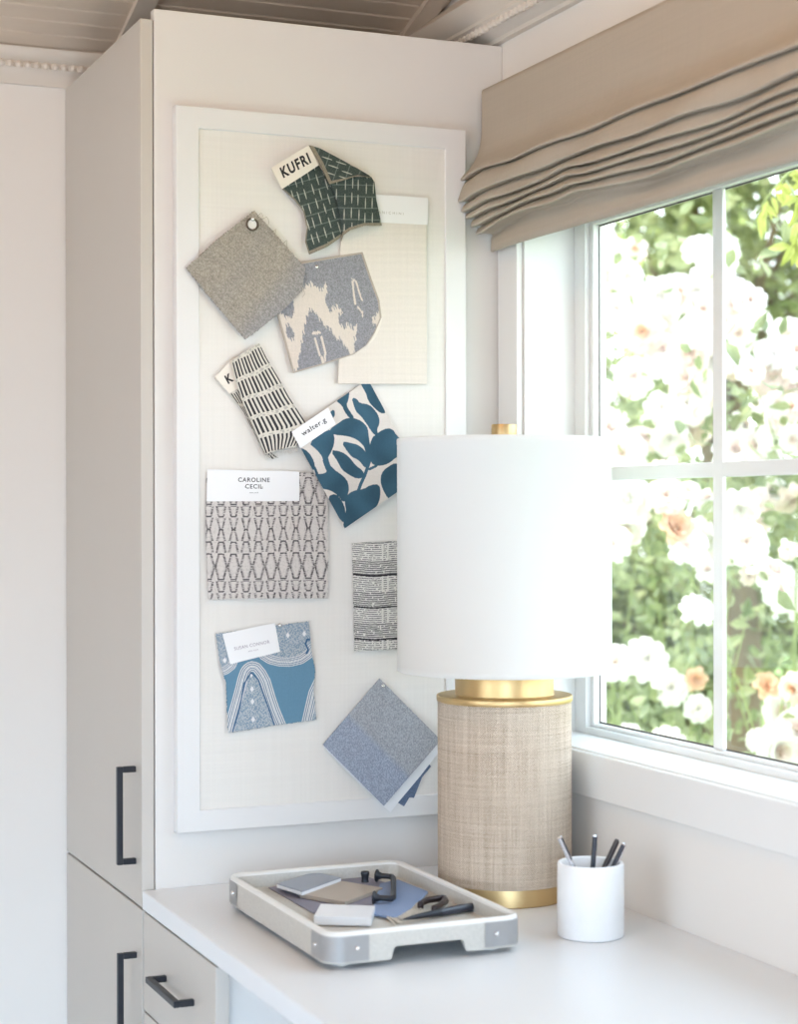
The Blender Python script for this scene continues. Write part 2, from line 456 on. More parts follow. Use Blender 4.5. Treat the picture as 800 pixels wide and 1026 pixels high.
# window: casing, deep reveal, frame, glazing bars, glass
m = MB(); cw = 0.0725
m.box((CASE, WY1, WZ0-cw+0.004), (0.0, WY1+cw, WZ1+cw)); m.box((CASE, WY0-cw, WZ0-cw+0.004), (0.0, WY0, WZ1+cw))
m.box((CASE, WY0, WZ0-cw+0.004), (0.0, WY1, WZ0)); m.box((CASE, WY0, WZ1), (0.0, WY1, WZ1+cw))
structure(m.build('trim_30', 'trim', bevel=0.0018))
# reveal lining (jamb boards) set a little back from the casing edge
m = MB(); jt = 0.006
m.box((0.0, WY1-jt, WZ0), (0.10, WY1, WZ1)); m.box((0.0, WY0, WZ0), (0.10, WY0+jt, WZ1)); m.box((0.0, WY0+jt, WZ1-jt), (0.10, WY1-jt, WZ1))
m.box((-0.004, WY0, WZ0-0.001), (0.10, WY1, WZ0+0.0035))
structure(m.build('trim_31', 'trim', bevel=0.0008))
GX = 0.118
m = MB()
fy1, fy0, fz0, fz1 = WY1-jt, WY0+jt, WZ0+0.003, WZ1-jt
gy1, gy0, gz0, gz1 = -0.132, WY0+0.078, 0.984, 1.824


def ring(m, x0, x1, a, b):
    (ya1, ya0, za0, za1), (yb1, yb0, zb0, zb1) = a, b
    m.box((x0, yb1, za0), (x1, ya1, za1)); m.box((x0, ya0, za0), (x1, yb0, za1)); m.box((x0, yb0, za0), (x1, yb1, zb0)); m.box((x0, yb0, zb1), (x1, yb1, za1))


ring(m, 0.095, 0.128, (fy1, fy0, fz0, fz1), (gy1+0.012, gy0-0.012, gz0-0.006, gz1+0.012))
ring(m, 0.104, 0.127, (gy1+0.012, gy0-0.012, gz0-0.006, gz1+0.012), (gy1, gy0, gz0, gz1))
structure(m.build('window_1', 'trim', bevel=0.0015))
m = MB()
for yy in (-0.505, -0.861, -1.217): m.box((0.108, yy-0.0135, gz0), (0.115, yy+0.0135, gz1))
m.box((0.1085, gy0, 1.3925), (0.1145, gy1, 1.4155))
structure(m.build('trim_32', 'trim', bevel=0.002))
m = MB(); m.box((GX-0.002, gy0-0.004, gz0-0.004), (GX+0.002, gy1+0.004, gz1+0.004)); structure(m.build('window_2', 'glass'))
m = MB(); ring(m, 0.1155, 0.1158, (gy1+0.001, gy0-0.001, gz0-0.001, gz1+0.001), (gy1-0.0028, gy0+0.0028, gz0+0.0028, gz1-0.0028)); structure(m.build('trim_33', 'dark_gap'))

# ------------------------------------------------------------------ tall cabinet
XP = -0.6195
t = thing('tall_cabinet', (-0.32, 0.27, 0), 'tall built-in greige cupboard beside the desk, its side holding the pinboard', 'cabinet')
m = MB(); m.box((XP, 0.021, 0.0), (-0.001, YB-0.001, 2.10)); m.build('carcass', 'dark_gap', t)
m = MB(); m.box((XP, 0.0, 0.0), (-0.0005, 0.02, 2.145)); m.build('end_panel', 'panel', t, bevel=0.0012)
m = MB(); m.box((XP-0.0015, 0.002, 0.7115), (XF, YB-0.004, 2.128)); d1 = m.build('door', 'greige', t, bevel=0.0015)
m = MB(); m.box((XP-0.0015, 0.002, 0.07), (XF, YB-0.004, 0.7075)); d2 = m.build('door', 'greige', t, bevel=0.0015)
m = MB(); m.box((XP+0.03, 0.022, 0.0), (XP+0.01, YB-0.004, 0.068)); m.build('plinth', 'greige', t)


def bar_handle(parent, p0, p1, proj=0.0215, w=0.0095):
    """square bar pull with two square posts; p0,p1 are the post centres on the face"""
    m = MB(); h = w/2
    p0 = np.array(p0); p1 = np.array(p1); ax = int(np.argmax(abs(p1-p0)))
    for p in (p0, p1):
        m.box((XF, p[1]-h, p[2]-h), (XF-proj, p[1]+h, p[2]+h))
    lo = np.minimum(p0, p1)-h; hi = np.maximum(p0, p1)+h
    m.box((XF-proj, lo[1], lo[2]), (XF-proj-w, hi[1], hi[2]))
    o = m.build('handle', 'black_metal', parent, bevel=0.0012)
    o['label'] = 'black square bar handle'
    return o


bar_handle(d1, (XF, 0.040, 0.928), (XF, 0.040, 0.780))
bar_handle(d2, (XF, 0.038, 0.629), (XF, 0.038, 0.480))

# drawer pedestal under the worktop
DY1 = -0.390
t = thing('drawer_pedestal', (-0.32, -0.2, 0), 'greige drawer pedestal standing under the white worktop against the tall cupboard', 'drawer unit')
m = MB(); m.box((XP, -0.010, 0.07), (-0.002, DY1+0.014, 0.708)); m.build('body', 'panel', t, bevel=0.001)
for (za, zb) in ((0.552, 0.7065), (0.392, 0.549), (0.07, 0.389)):
    m = MB(); m.box((XP-0.0015, -0.008, za), (XF, DY1, zb)); dr = m.build('drawer', 'greige', t, bevel=0.0015)
    zh = 0.632 if za > 0.5 else zb-0.075
    bar_handle(dr, (XF, -0.137, zh), (XF, -0.284, zh))
m = MB(); m.box((XP+0.04, -0.012, 0.0), (-0.02, DY1+0.03, 0.069)); m.build('plinth', 'greige', t)

m2 = MB(); m2.box((XF-0.0004, -2.2, ZD-0.0305), (-0.0005, -0.0008, ZD))
single(m2, 'worktop', 'counter', 'long white worktop running under the window', 'worktop', bevel=0.0025, seg=3)

# ------------------------------------------------------------------ pinboard
BL, BR, BT, BB = -0.5894, -0.0793, 1.9905, 0.8295
t = thing('pinboard', (-0.33, 0.0, BB), 'large white framed pinboard covered in pale linen on the cupboard side', 'pinboard')
m = MB(); fw = 0.0385; fv = 0.035; fy = -0.020
o4 = [(BL, BB), (BR, BB), (BR, BT), (BL, BT)]; i4 = [(BL+fw, BB+fv), (BR-fw, BB+fv), (BR-fw, BT-fv), (BL+fw, BT-fv)]
e = 0.0012
# section of the moulding: back edge, rounded outer arris, face, rounded inner arris, inner edge
rings = [(0, -0.0004, 0), (0, fy+e, 0), (e, fy, 0), (e, fy, 1), (0, fy+e, 1), (0, -0.0004, 1)]
vs = []
for k, (ins, yy, inner_) in enumerate(rings):
    src = i4 if inner_ else o4; sg = -1 if inner_ else 1
    for q, (x, z) in enumerate(src):
        dx = (1 if q in (0, 3) else -1)*ins*sg; dz = (1 if q in (0, 1) else -1)*ins*sg
        vs.append((x+dx, yy, z+dz))
m.add(vs, [(k*4+q, k*4+(q+1) % 4, (k+1) % 6*4+(q+1) % 4, (k+1) % 6*4+q) for k in range(6) for q in range(4)])
m.build('frame', 'white_frame', t, fix=True)
LY = -0.0165            # linen surface
m = MB(); m.box((BL+fw-0.002, LY, BB+fv-0.002), (BR-fw+0.002, -0.002, BT-fv+0.002)); m.build('linen_panel', 'linen', t)


# ------------------------------------------------------------------ fabric samples
def resample(poly, n):
    p = np.asarray(poly, float); d = np.r_[0, np.cumsum(np.linalg.norm(np.diff(p, axis=0), axis=1))]
    s = np.linspace(0, d[-1], n)
    return np.stack([np.interp(s, d, p[:, 0]), np.interp(s, d, p[:, 1])], 1)


def coons(top, right, bottom, left, nu, nv):
    T, B = resample(top, nu), resample(bottom, nu); L, R = resample(left, nv), resample(right, nv)
    s = np.linspace(0, 1, nu)[None, :, None]; q = np.linspace(0, 1, nv)[:, None, None]
    c = (1-q)*T[None]+q*B[None]+(1-s)*L[:, None]+s*R[:, None]
    c -= (1-s)*(1-q)*T[0]+s*(1-q)*T[-1]+(1-s)*q*B[0]+s*q*B[-1]
    return c


def inpoly(x, y, poly):
    p = np.asarray(poly, float); ins = np.zeros(x.shape, bool); n = len(p)
    for i in range(n):
        x0, y0 = p[i]; x1, y1 = p[(i+1) % n]
        if y0 == y1: continue
        c = ((y0 > y) != (y1 > y)) & (x < (x1-x0)*(y-y0)/(y1-y0)+x0)
        ins ^= c
    return ins


def dpoly(x, y, line):
    """distance to a polyline"""
    p = np.asarray(line, float); best = np.full(x.shape, 1e9)
    for a, b in zip(p[:-1], p[1:]):
        d = b-a; L = d@d+1e-12
        q = np.clip(((x-a[0])*d[0]+(y-a[1])*d[1])/L, 0, 1)
        best = np.minimum(best, np.hypot(x-a[0]-q*d[0], y-a[1]-q*d[1]))
    return best


def smooth_poly(p, k=2):
    p = np.asarray(p, float)
    for _ in range(k):
        q = np.roll(p, -1, 0); p = np.stack([0.75*p+0.25*q, 0.25*p+0.75*q], 1).reshape(-1, 2)
    return p


def hash2(a, b):
    h = np.sin(a*12.9898+b*78.233)*43758.5453
    return h-np.floor(h)


def C(h):
    return lin([int(h[i:i+2], 16)/255 for i in (0, 2, 4)])


def cloth(name, parent, edges, dye, y0, bulge=None, step=0.5, m='fabric', fray=0.0, thick=0.0009):
    """a piece of cloth: grid laid on the board, dyed per thread crossing"""
    top, right, bottom, left = edges
    ln = lambda p: np.linalg.norm(np.diff(np.asarray(p, float), axis=0), axis=1).sum()
    nu = max(8, int(max(ln(top), ln(bottom))/step)); nv = max(8, int(max(ln(left), ln(right))/step))
    g = coons(top, right, bottom, left, nu, nv)
    s = np.broadcast_to(np.linspace(0, 1, nu)[None, :], (nv, nu)); q = np.broadcast_to(np.linspace(0, 1, nv)[:, None], (nv, nu))
    px, py = g[..., 0].copy(), g[..., 1].copy()
    if fray:
        ctr = g.reshape(-1, 2).mean(0)
        e = RNG.normal(0, fray, (nv, nu, 2)); mask = np.zeros((nv, nu)); mask[0] = mask[-1] = 1; mask[:, 0] = mask[:, -1] = 1
        px += e[..., 0]*mask; py += e[..., 1]*mask
    W = at(px, py, 1, y0-(bulge(s, q) if bulge is not None else 0.0*s))
    col = dye(g[..., 0], g[..., 1], s, q)
    o_ = org(parent); vs = (W-o_).reshape(-1, 3)
    idx = np.arange(nu*nv).reshape(nv, nu)
    fs = np.stack([idx[1:, :-1], idx[1:, 1:], idx[:-1, 1:], idx[:-1, :-1]], -1).reshape(-1, 4)
    me = bpy.data.meshes.new(name); me.from_pydata(vs.tolist(), [], fs.tolist())
    ca = me.color_attributes.new('dye', 'FLOAT_COLOR', 'POINT')
    ca.data.foreach_set('color', np.concatenate([col.reshape(-1, 3), np.ones((nu*nv, 1))], 1).astype(np.float32).ravel())
    me.materials.append(MT[m]); me.polygons.foreach_set('use_smooth', [True]*len(fs)); me.update()
    o = bpy.data.objects.new(name, me); COL.objects.link(o); o.parent = parent
    sd = o.modifiers.new('thickness', 'SOLIDIFY'); sd.thickness = thick; sd.offset = -1
    return o


def quad(tl, tr, br, bl):
    return ([tl, tr], [tr, br], [bl, br], [tl, bl])


def text_faces(s, bold=0.0, spacing=1.0):
    cu = bpy.data.curves.new('lettering', 'FONT'); cu.body = s; cu.size = 1.0; cu.offset = bold; cu.space_character = spacing
    cu.align_x = 'CENTER'; cu.align_y = 'CENTER'; cu.resolution_u = 3
    o = bpy.data.objects.new('lettering', cu); COL.objects.link(o)
    bpy.context.view_layer.update()
    dg = bpy.context.evaluated_depsgraph_get(); me = o.evaluated_get(dg).to_mesh()
    v = np.array([x.co[:2] for x in me.vertices]).reshape(-1, 2); f = [tuple(p.vertices) for p in me.polygons]
    o.evaluated_get(dg).to_mesh_clear(); bpy.data.objects.remove(o); bpy.data.curves.remove(cu)
    return v, f


def card(name, parent, q, y0, mats, texts=(), thick=0.0006, tilt=0.0):
    """a stiff card; texts = (string, centre px, x-step px, y-step px, bold)"""
    m = MB(); f = [A(*p, 1, y0) for p in q]
    m.hexa(f, [(p[0], p[1]+thick, p[2]) for p in f])
    for (s, c, ex, ey, bold, sp) in texts:
        v, fs = text_faces(s, bold, sp)
        px = c[0]+v[:, 0]*ex[0]-v[:, 1]*ey[0]; py = c[1]+v[:, 0]*ex[1]-v[:, 1]*ey[1]
        w = at(px, py, 1, y0-0.00025); m.add(w, fs, 1)
    return m.build(name, mats, parent)


def threads(name, parent, spots, y0, material, r=0.00035):
    m = MB()
    for pts in spots:
        w = [A(x, y, 1, y0-0.0015*i*0.4) for i, (x, y) in enumerate(resample(pts, 8))]
        m.tube(w, r, 5)
    return m.build(name, material, parent)


def push_pin(px, py, y0, label):
    c = A(px, py, 1, y0)
    m = MB()
    prof = [(0.0006, 0.004), (0.0006, 0.0), (0.0030, -0.0002), (0.0034, -0.0010), (0.0028, -0.0022), (0.0012, -0.0030), (0.00005, -0.0032)]
    n = 16; vs = []
    for r, d in prof:
        for i in range(n):
            a = 2*math.pi*i/n; vs.append((c[0]+r*math.cos(a), c[1]+d, c[2]+r*math.sin(a)))
    fs = [(j*n+i, j*n+(i+1) % n, (j+1)*n+(i+1) % n, (j+1)*n+i) for j in range(len(prof)-1) for i in range(n)]
    m.add(vs, fs)
    return single(m, 'push_pin', 'steel', label, 'pin', 'silver pins in the fabric samples', smooth=True, fix=True)


def sample(px, py, label, name='fabric_sample'):
    return thing(name, A(px, py, 1, LY), label, 'fabric sample', 'fabric samples on the pinboard')


def grain(px, py, amt=0.05, f=1.7):
    return 1+amt*(RNG.random(px.shape)-0.5)*2


def mixc(a, b, w):
    return a[None, None]*(1-w[..., None])+b[None, None]*w[..., None]


# 1 -- ivory sample with a white header card
t = sample(385, 290, 'tall ivory linen sample with a white printed header card, top right of the pinboard')


def dye(px, py, s, q):
    c = np.ones(px.shape+(3,))*C('e8e0d7')
    band = 0.98+0.022*np.sin(py*0.9+0.6*np.sin(px*0.05))*hash2(np.floor(py/3.4), 3.0*np.ones_like(py))
    return c*band[..., None]*grain(px, py, 0.02)[..., None]


cloth('cloth', t, quad((342, 204), (428, 209), (428.2, 385), (339, 384.5)), dye, LY-0.0032, lambda s, q: 0.001+0.003*q*q, 0.8)
card('header_card', t, [(343, 221), (428.6, 225.2), (429.2, 198.3), (345, 192.5)], LY-0.0052, ('card', 'grey_ink'),
     [('A N I C H I N I', (392, 213.5), (3.6, 0.22), (0, 3.8), 0.0, 1.1)])

# 2 -- grey and cream ikat
t = sample(325, 310, 'grey and cream ikat sample with a curled lower right corner')
Zk = lambda p: [(270+x/4.706, 240+y/4.706) for x, y in p]
IK_CREAM = [Zk([(195, 212), (215, 205), (225, 236), (243, 240), (262, 200), (277, 235), (262, 262), (265, 296), (285, 336), (300, 330), (322, 310), (345, 330), (325, 360), (330, 398), (350, 412), (368, 400), (395, 418), (418, 405), (410, 460), (398, 480), (405, 520), (400, 545), (382, 545), (366, 508), (345, 490), (335, 470), (315, 462), (295, 432), (275, 418), (258, 395), (240, 382), (225, 355), (205, 340), (190, 328), (176, 370), (168, 412), (160, 450), (150, 490), (140, 540), (132, 620), (100, 640), (20, 360), (40, 350), (90, 330), (116, 300), (112, 270), (150, 230)]),
            Zk([(483, 380), (512, 345), (530, 360), (525, 400), (500, 405), (490, 402)])]
IK_GREY = [Zk([(60, 345), (85, 300), (112, 290), (116, 345), (100, 360), (75, 368)]), Zk([(80, 400), (95, 400), (118, 440), (116, 470), (95, 470), (78, 440)])]
IK_SLIT = [(Zk([(393, 200), (398, 250), (405, 302)]), 1.0), (Zk([(392, 185), (410, 200), (432, 275), (440, 290)]), 0.8), (Zk([(418, 320), (440, 345), (440, 360)]), 0.8), (Zk([(208, 440), (236, 440)]), 1.6), (Zk([(215, 465), (238, 545)]), 1.0), (Zk([(246, 460), (266, 540)]), 1.1), (Zk([(248, 555), (256, 588)]), 1.4), (Zk([(262, 548), (265, 575)]), 0.9)]


def dye(px, py, s, q):
    # ikat: the edge feathers along the warp, thread by thread
    ax, ay = 0.25, 0.97
    u = px*ay-py*ax; col = np.floor(u/0.75)
    j = (hash2(col, 1.0*np.ones_like(col))-0.5)*7.5
    x, y = px+j*ax, py+j*ay
    cr = np.zeros(px.shape, bool)
    for p in IK_CREAM: cr |= inpoly(x, y, p)
    for p in IK_GREY: cr &= ~inpoly(x, y, p)
    for l, w in IK_SLIT: cr |= dpoly(px+j*ax*0.3, py+j*ay*0.3, l) < w
    edge = (s < 0.02) | (s > 0.98) | (q < 0.016) | (q > 0.985)
    gy = C('94949a')[None, None]*(0.74+0.50*hash2(col, np.floor(py/0.9)))[..., None]
    cm = C('ddd2c8')[None, None]*(0.95+0.08*hash2(col, np.floor(py/0.9)))[..., None]
    c = np.where(cr[..., None], cm, gy)
    return np.where(edge[..., None], C('b7ab9f')[None, None], c)


cloth('cloth', t, ([(268, 269), (317, 260), (363.5, 252.5)], [(363.5, 252.5), (372, 278), (380.5, 301), (382.5, 318), (376, 333), (367, 346)], [(294, 374), (323, 365.5), (355, 355), (367, 346)], [(268, 269), (278.5, 318), (294, 374)]), dye, LY-0.006,
      lambda s, q: 0.001+0.006*np.clip(s*q-0.4, 0, 1)**1.0+0.002*np.sin(s*5), 0.42)
card('white_tape', t, [(310.8, 283.5), (314.5, 282), (311.5, 261.5), (307, 262.5)], LY-0.0078, ('ivory_card', 'ink'))
m = MB(); m.v = []
w = at(*np.array([(367, 347.5), (375, 335.5), (381.5, 319), (383.6, 318), (381, 329), (375, 340.5)]).T, 1, LY-0.0068)
m.hexa([tuple(p) for p in w], [(p[0], p[1]+0.0006, p[2]) for p in w]); m.build('turned_corner', 'ivory_card', t, fix=True)

# 3 -- taupe sample with an eyelet
t = sample(247, 275, 'taupe textured sample hung cornerwise by a metal eyelet, frayed threads on its edge')


def dye(px, py, s, q):
    c = C('a39c92'); b = C('96969c')
    w = np.clip((q-0.62)*2.0, 0, 1)*0.75+0.12*np.sin(px*0.11+py*0.07)
    base = mixc(c, b, np.clip(w, 0, 1))
    u, v = np.floor((px+py)*0.62), np.floor((px-py)*0.75)
    n = 0.76+0.46*hash2(u, v)
    n = n*(0.93+0.12*hash2(np.floor((px+py)*0.12), np.floor((px-py)*0.5)))
    return base*n[..., None]


cloth('cloth', t, ([(186.5, 268.5), (218, 240), (255, 211)], [(255, 211), (280, 239), (306.5, 269)], [(246, 340.5), (286, 309), (303, 291), (306.5, 269)], [(186.5, 268.5), (207, 294), (246, 340.5)]), dye, LY-0.0085,
      lambda s, q: 0.0005+0.004*q+0.002*np.sin(s*3.1), 0.45, 'coarse', fray=0.35)
m = MB(); c = A(253, 224.8, 1, LY-0.0130)
R1, R2 = 0.0108, 0.0076; n = 36; k = 10; vs = []
for i in range(n):
    a = 2*math.pi*i/n
    for j in range(k):
        b = 2*math.pi*j/k; rr = (R1+R2)/2+(R1-R2)/2*math.cos(b); vs.append((c[0]+rr*math.cos(a), c[1]-0.0012*math.sin(b), c[2]+rr*math.sin(a)))
m.add(vs, [(i*k+j, i*k+(j+1) % k, ((i+1) % n)*k+(j+1) % k, ((i+1) % n)*k+j) for i in range(n) for j in range(k)])
m.build('eyelet', mat('eyelet_metal', (0.10, 0.075, 0.055), 0.45, metal=0.2), t, smooth=True, fix=True)
m = MB(); m.add([(c[0]+R2*math.cos(2*math.pi*i/24), c[1]+0.0006, c[2]+R2*math.sin(2*math.pi*i/24)) for i in range(24)], [tuple(range(24))])
m.build('eyelet_hole', 'linen', t)
for pts in ([(262, 220), (268, 217), (270, 223), (266, 230)], [(273, 233), (277, 229), (275, 238), (280, 243)], [(259, 216), (262, 213), (264, 217)], [(284, 244), (288, 240), (287, 249)], [(303, 289), (306, 294), (303, 298)]):
    threads('loose_thread', t, [pts], LY-0.0088, 'thread', 0.00028)

# 4 -- dark green sample, folded over
t = sample(330, 200, 'dark green sample with white dashes folded over itself under a lettered ivory tape')


def dashes(px, py, ang, cell=(7.2, 15.0), seed=0.0):
    ca, sa = math.cos(ang), math.sin(ang)
    u = px*ca+py*sa; v = -px*sa+py*ca
    ci = np.floor(u/cell[0]); v2 = v+hash2(ci, ci*0+seed)*cell[1]; cj = np.floor(v2/cell[1])
    fu = u/cell[0]-ci-0.5-(hash2(ci+3, cj+seed)-0.5)*0.3; fv = v2/cell[1]-cj-0.5
    d = (np.abs(fu) < 0.075*(1.1-np.abs(fv)*1.6)) & (np.abs(fv) < 0.36)
    h = np.abs(v/11.5-np.floor(v/11.5)-0.5) < 0.04
    return d, h


def green(ang, shade_seed, trim):
    def f(px, py, s, q):
        d, h = dashes(px, py, ang, seed=shade_seed)
        c = mixc(C('3d4745'), C('5a6561'), hash2(np.floor(px*1.6), np.floor(py*1.6))*0.7)
        c = np.where(h[..., None], C('707b76')[None, None], c)
        c = np.where(d[..., None], C('b9bbb1')[None, None], c)
        e = trim(s, q)
        return np.where(e[..., None], C('8d8577')[None, None]*(0.8+0.5*hash2(np.floor(px*2), np.floor(py*2)))[..., None], c)
    return f


Z4 = lambda p: [(260+x/5.714, 130+y/5.714) for x, y in p]
cloth('cloth', t, (Z4([(130, 338), (240, 270), (340, 203)]), Z4([(340, 203), (385, 275), (430, 370), (465, 470), (468, 615)]), Z4([(285, 715), (390, 670), (468, 615)]), Z4([(130, 338), (200, 400), (252, 468), (272, 560), (262, 640), (285, 715)])),
      green(-0.28, 1.0, lambda s, q: (s < 0.035) | (q > 0.955)), LY-0.009, lambda s, q: 0.001+0.004*np.sin(s*4.5)*q+0.002*q, 0.4)
cloth('folded_side', t, (Z4([(345, 190), (400, 308), (530, 270), (640, 268), (660, 300)]), Z4([(660, 300), (670, 400), (702, 548)]), Z4([(468, 640), (480, 605), (520, 575), (600, 550), (702, 548)]), Z4([(345, 190), (400, 300), (440, 400), (465, 500), (468, 640)])),
      green(0.02, 2.0, lambda s, q: (q > 0.945)), LY-0.0125, lambda s, q: 0.001+0.010*np.sin(np.clip(s, 0, 1)*math.pi)*(0.35+0.65*q), 0.4)
cloth('turned_flap', t, (Z4([(283, 88), (340, 102), (450, 160), (560, 220), (632, 262), (658, 298)]), Z4([(658, 298), (635, 272)]), Z4([(402, 312), (480, 290), (565, 262), (635, 272)]), Z4([(283, 88), (345, 190), (402, 312)])),
      green(-1.25, 5.0, lambda s, q: (q > 0.93) | (s < 0.07)), LY-0.019, lambda s, q: 0.001+0.003*q, 0.4)
card('lettered_tape', t, [Z4([p])[0] for p in ((130, 340), (340, 203), (282, 88), (68, 218))], LY-0.0215, ('ivory_card', 'ink'),
     [('KUFRI', (260+208/5.714, 130+207/5.714), (9.3, -5.2), (5.6, 13.6), 0.036, 1.2)])

# 5 -- black and white dashed stripe sample
t = sample(265, 400, 'black and cream striped sample hanging at a slant, a lettered tape showing behind it')
Z7 = lambda p: [(205+x/6.957, 335+y/6.957) for x, y in p]


def stripes(n, rows, off=0.0):
    def f(px, py, s, q):
        k = s*n+off; fr = k-np.floor(k)
        row = q*rows+0.04*np.sin(s*9); fq = row-np.floor(row)
        dk = (np.abs(fr-0.5) < 0.25) & (fq > 0.14+0.05*hash2(np.floor(k), np.floor(row))) & (fq < 0.97)
        fine = hash2(np.floor(px*2.2), np.floor(py*2.2))
        cw = C('dcd7cd')[None, None]*(0.9+0.14*fine)[..., None]
        cross = (fq < 0.14) & (hash2(np.floor(k*2), np.floor(row*18)) > 0.6)
        cw = np.where(cross[..., None], C('b9b5ae')[None, None], cw)
        return np.where(dk[..., None], C('36353a')[None, None]*(0.8+0.6*fine)[..., None], cw)
    return f


cloth('back_layer', t, (Z7([(172, 408), (235, 372)]), Z7([(235, 372), (330, 560), (440, 800), (520, 860)]), Z7([(420, 842), (470, 870), (520, 860)]), Z7([(172, 408), (270, 540), (345, 690), (420, 842)])), stripes(4, 5), LY-0.003, lambda s, q: 0.001+0.001*q, 0.45)
card('lettered_tape', t, [Z7([p])[0] for p in ((172, 412), (262, 362), (205, 160), (72, 298))], LY-0.0052, ('ivory_card', 'ink'),
     [('K', Z7([(170, 312)])[0], (8.4, -5.4), (5.8, 10.6), 0.036, 1.0)])
cloth('cloth', t, (Z7([(185, 186), (285, 120), (382, 62)]), Z7([(382, 62), (430, 160), (520, 310), (585, 430), (705, 615), (690, 700), (640, 785)]), Z7([(425, 838), (530, 800), (640, 785)]), Z7([(185, 186), (215, 310), (270, 480), (335, 625), (425, 838)])), stripes(10.5, 5.0), LY-0.0085,
      lambda s, q: 0.001+0.004*np.sin(s*3.1)*q+0.003*q, 0.36)
threads('fringe', t, [[(265.5+i*1.55, 454.5-i*0.42), (266+i*1.55+random.uniform(-.6, .6), 457.5-i*0.42), (267+i*1.55+random.uniform(-1, 1), 460-i*0.42+random.uniform(-1, 2))] for i in range(21)], LY-0.0092, 'pale_thread', 0.0004)

# 6 -- patterned black on oatmeal sample with a white card
t = sample(268, 535, 'oatmeal sample printed with chains of dotted black diamonds under a wide white name card')


def dye(px, py, s, q):
    zx, zy = (px-195)*5.517, (py-460)*5.517
    zy = zy-4*np.sin(zx*0.008)
    k = (zx-147)/69.0; ci = np.round(k); off = np.abs(zx-147-ci*69.0)
    p = np.mod(zy-255, 415.0)
    w = np.full(px.shape, -99.0)
    def seg(a, b, w0, w1):
        mm = (p >= a) & (p < b); w[mm] = w0+(w1-w0)*((p[mm]-a)/(b-a))
    seg(2, 60, 25, 13); seg(66, 130, 23, 6); seg(130, 196, 6, 23); seg(201, 260, 13, 26); seg(267, 337, 13, 32); seg(337, 408, 32, 13)
    dot = (hash2(np.floor(zy/8.0), ci)*0.5+np.abs(np.mod(zy, 9.0)-4.5)/4.5) < 0.95
    on = (np.abs(off-w) < 5.2) & dot
    inner = (np.abs(off-(w-8)) < 2.0) & (w > 16) & (np.mod(zy, 7) < 3.2)
    dash = np.zeros(px.shape, bool)
    for y0, ww in ((60, 14), (0, 16), (130, 10), (201, 15), (267, 18), (407, 18)):
        dash |= (np.abs(p-y0) < 4.0) & (off < ww)
    small = (hash2(np.floor(zx/7), np.floor(zy/7)) > 0.62) & (np.mod(zx, 7) < 3.2) & (np.mod(zy, 7) < 3.2)
    base = C('d6d0cc')[None, None]*(0.95+0.09*hash2(np.floor(px*2.3), np.floor(py*2.3)))[..., None]
    c = np.where(small[..., None], C('b3aca9')[None, None], base)
    c = np.where(inner[..., None], C('8b8483')[None, None], c)
    return np.where((on | dash)[..., None], C('625d5f')[None, None], c)


cloth('cloth', t, ([(207, 473), (265, 473), (328.2, 473.6)], [(328.2, 473.6), (329.3, 540), (329, 599.5)], [(209, 600.6), (270, 599.4), (329, 599.5)], [(207, 473), (206, 532), (209, 600.6)]), dye, LY-0.003, lambda s, q: 0.001+0.0025*q+0.001*np.sin(s*4), 0.38, fray=0.22)
card('name_card', t, [(207.2, 502.4), (300, 502), (300, 472.6), (208, 470.2)], LY-0.0058, ('card', 'ink'),
     [('CAROLINE', (254.5, 481.0), (6.1, 0.05), (0, 6.1), 0.012, 1.12), ('CECIL', (254.5, 487.6), (6.1, 0.05), (0, 6.1), 0.012, 1.12), ('-         -', (254.5, 487.6), (6.0, 0), (0, 5), 0.0, 1.0), ('new york', (254.5, 493.6), (2.1, 0), (0, 2.1), 0.0, 1.1)])

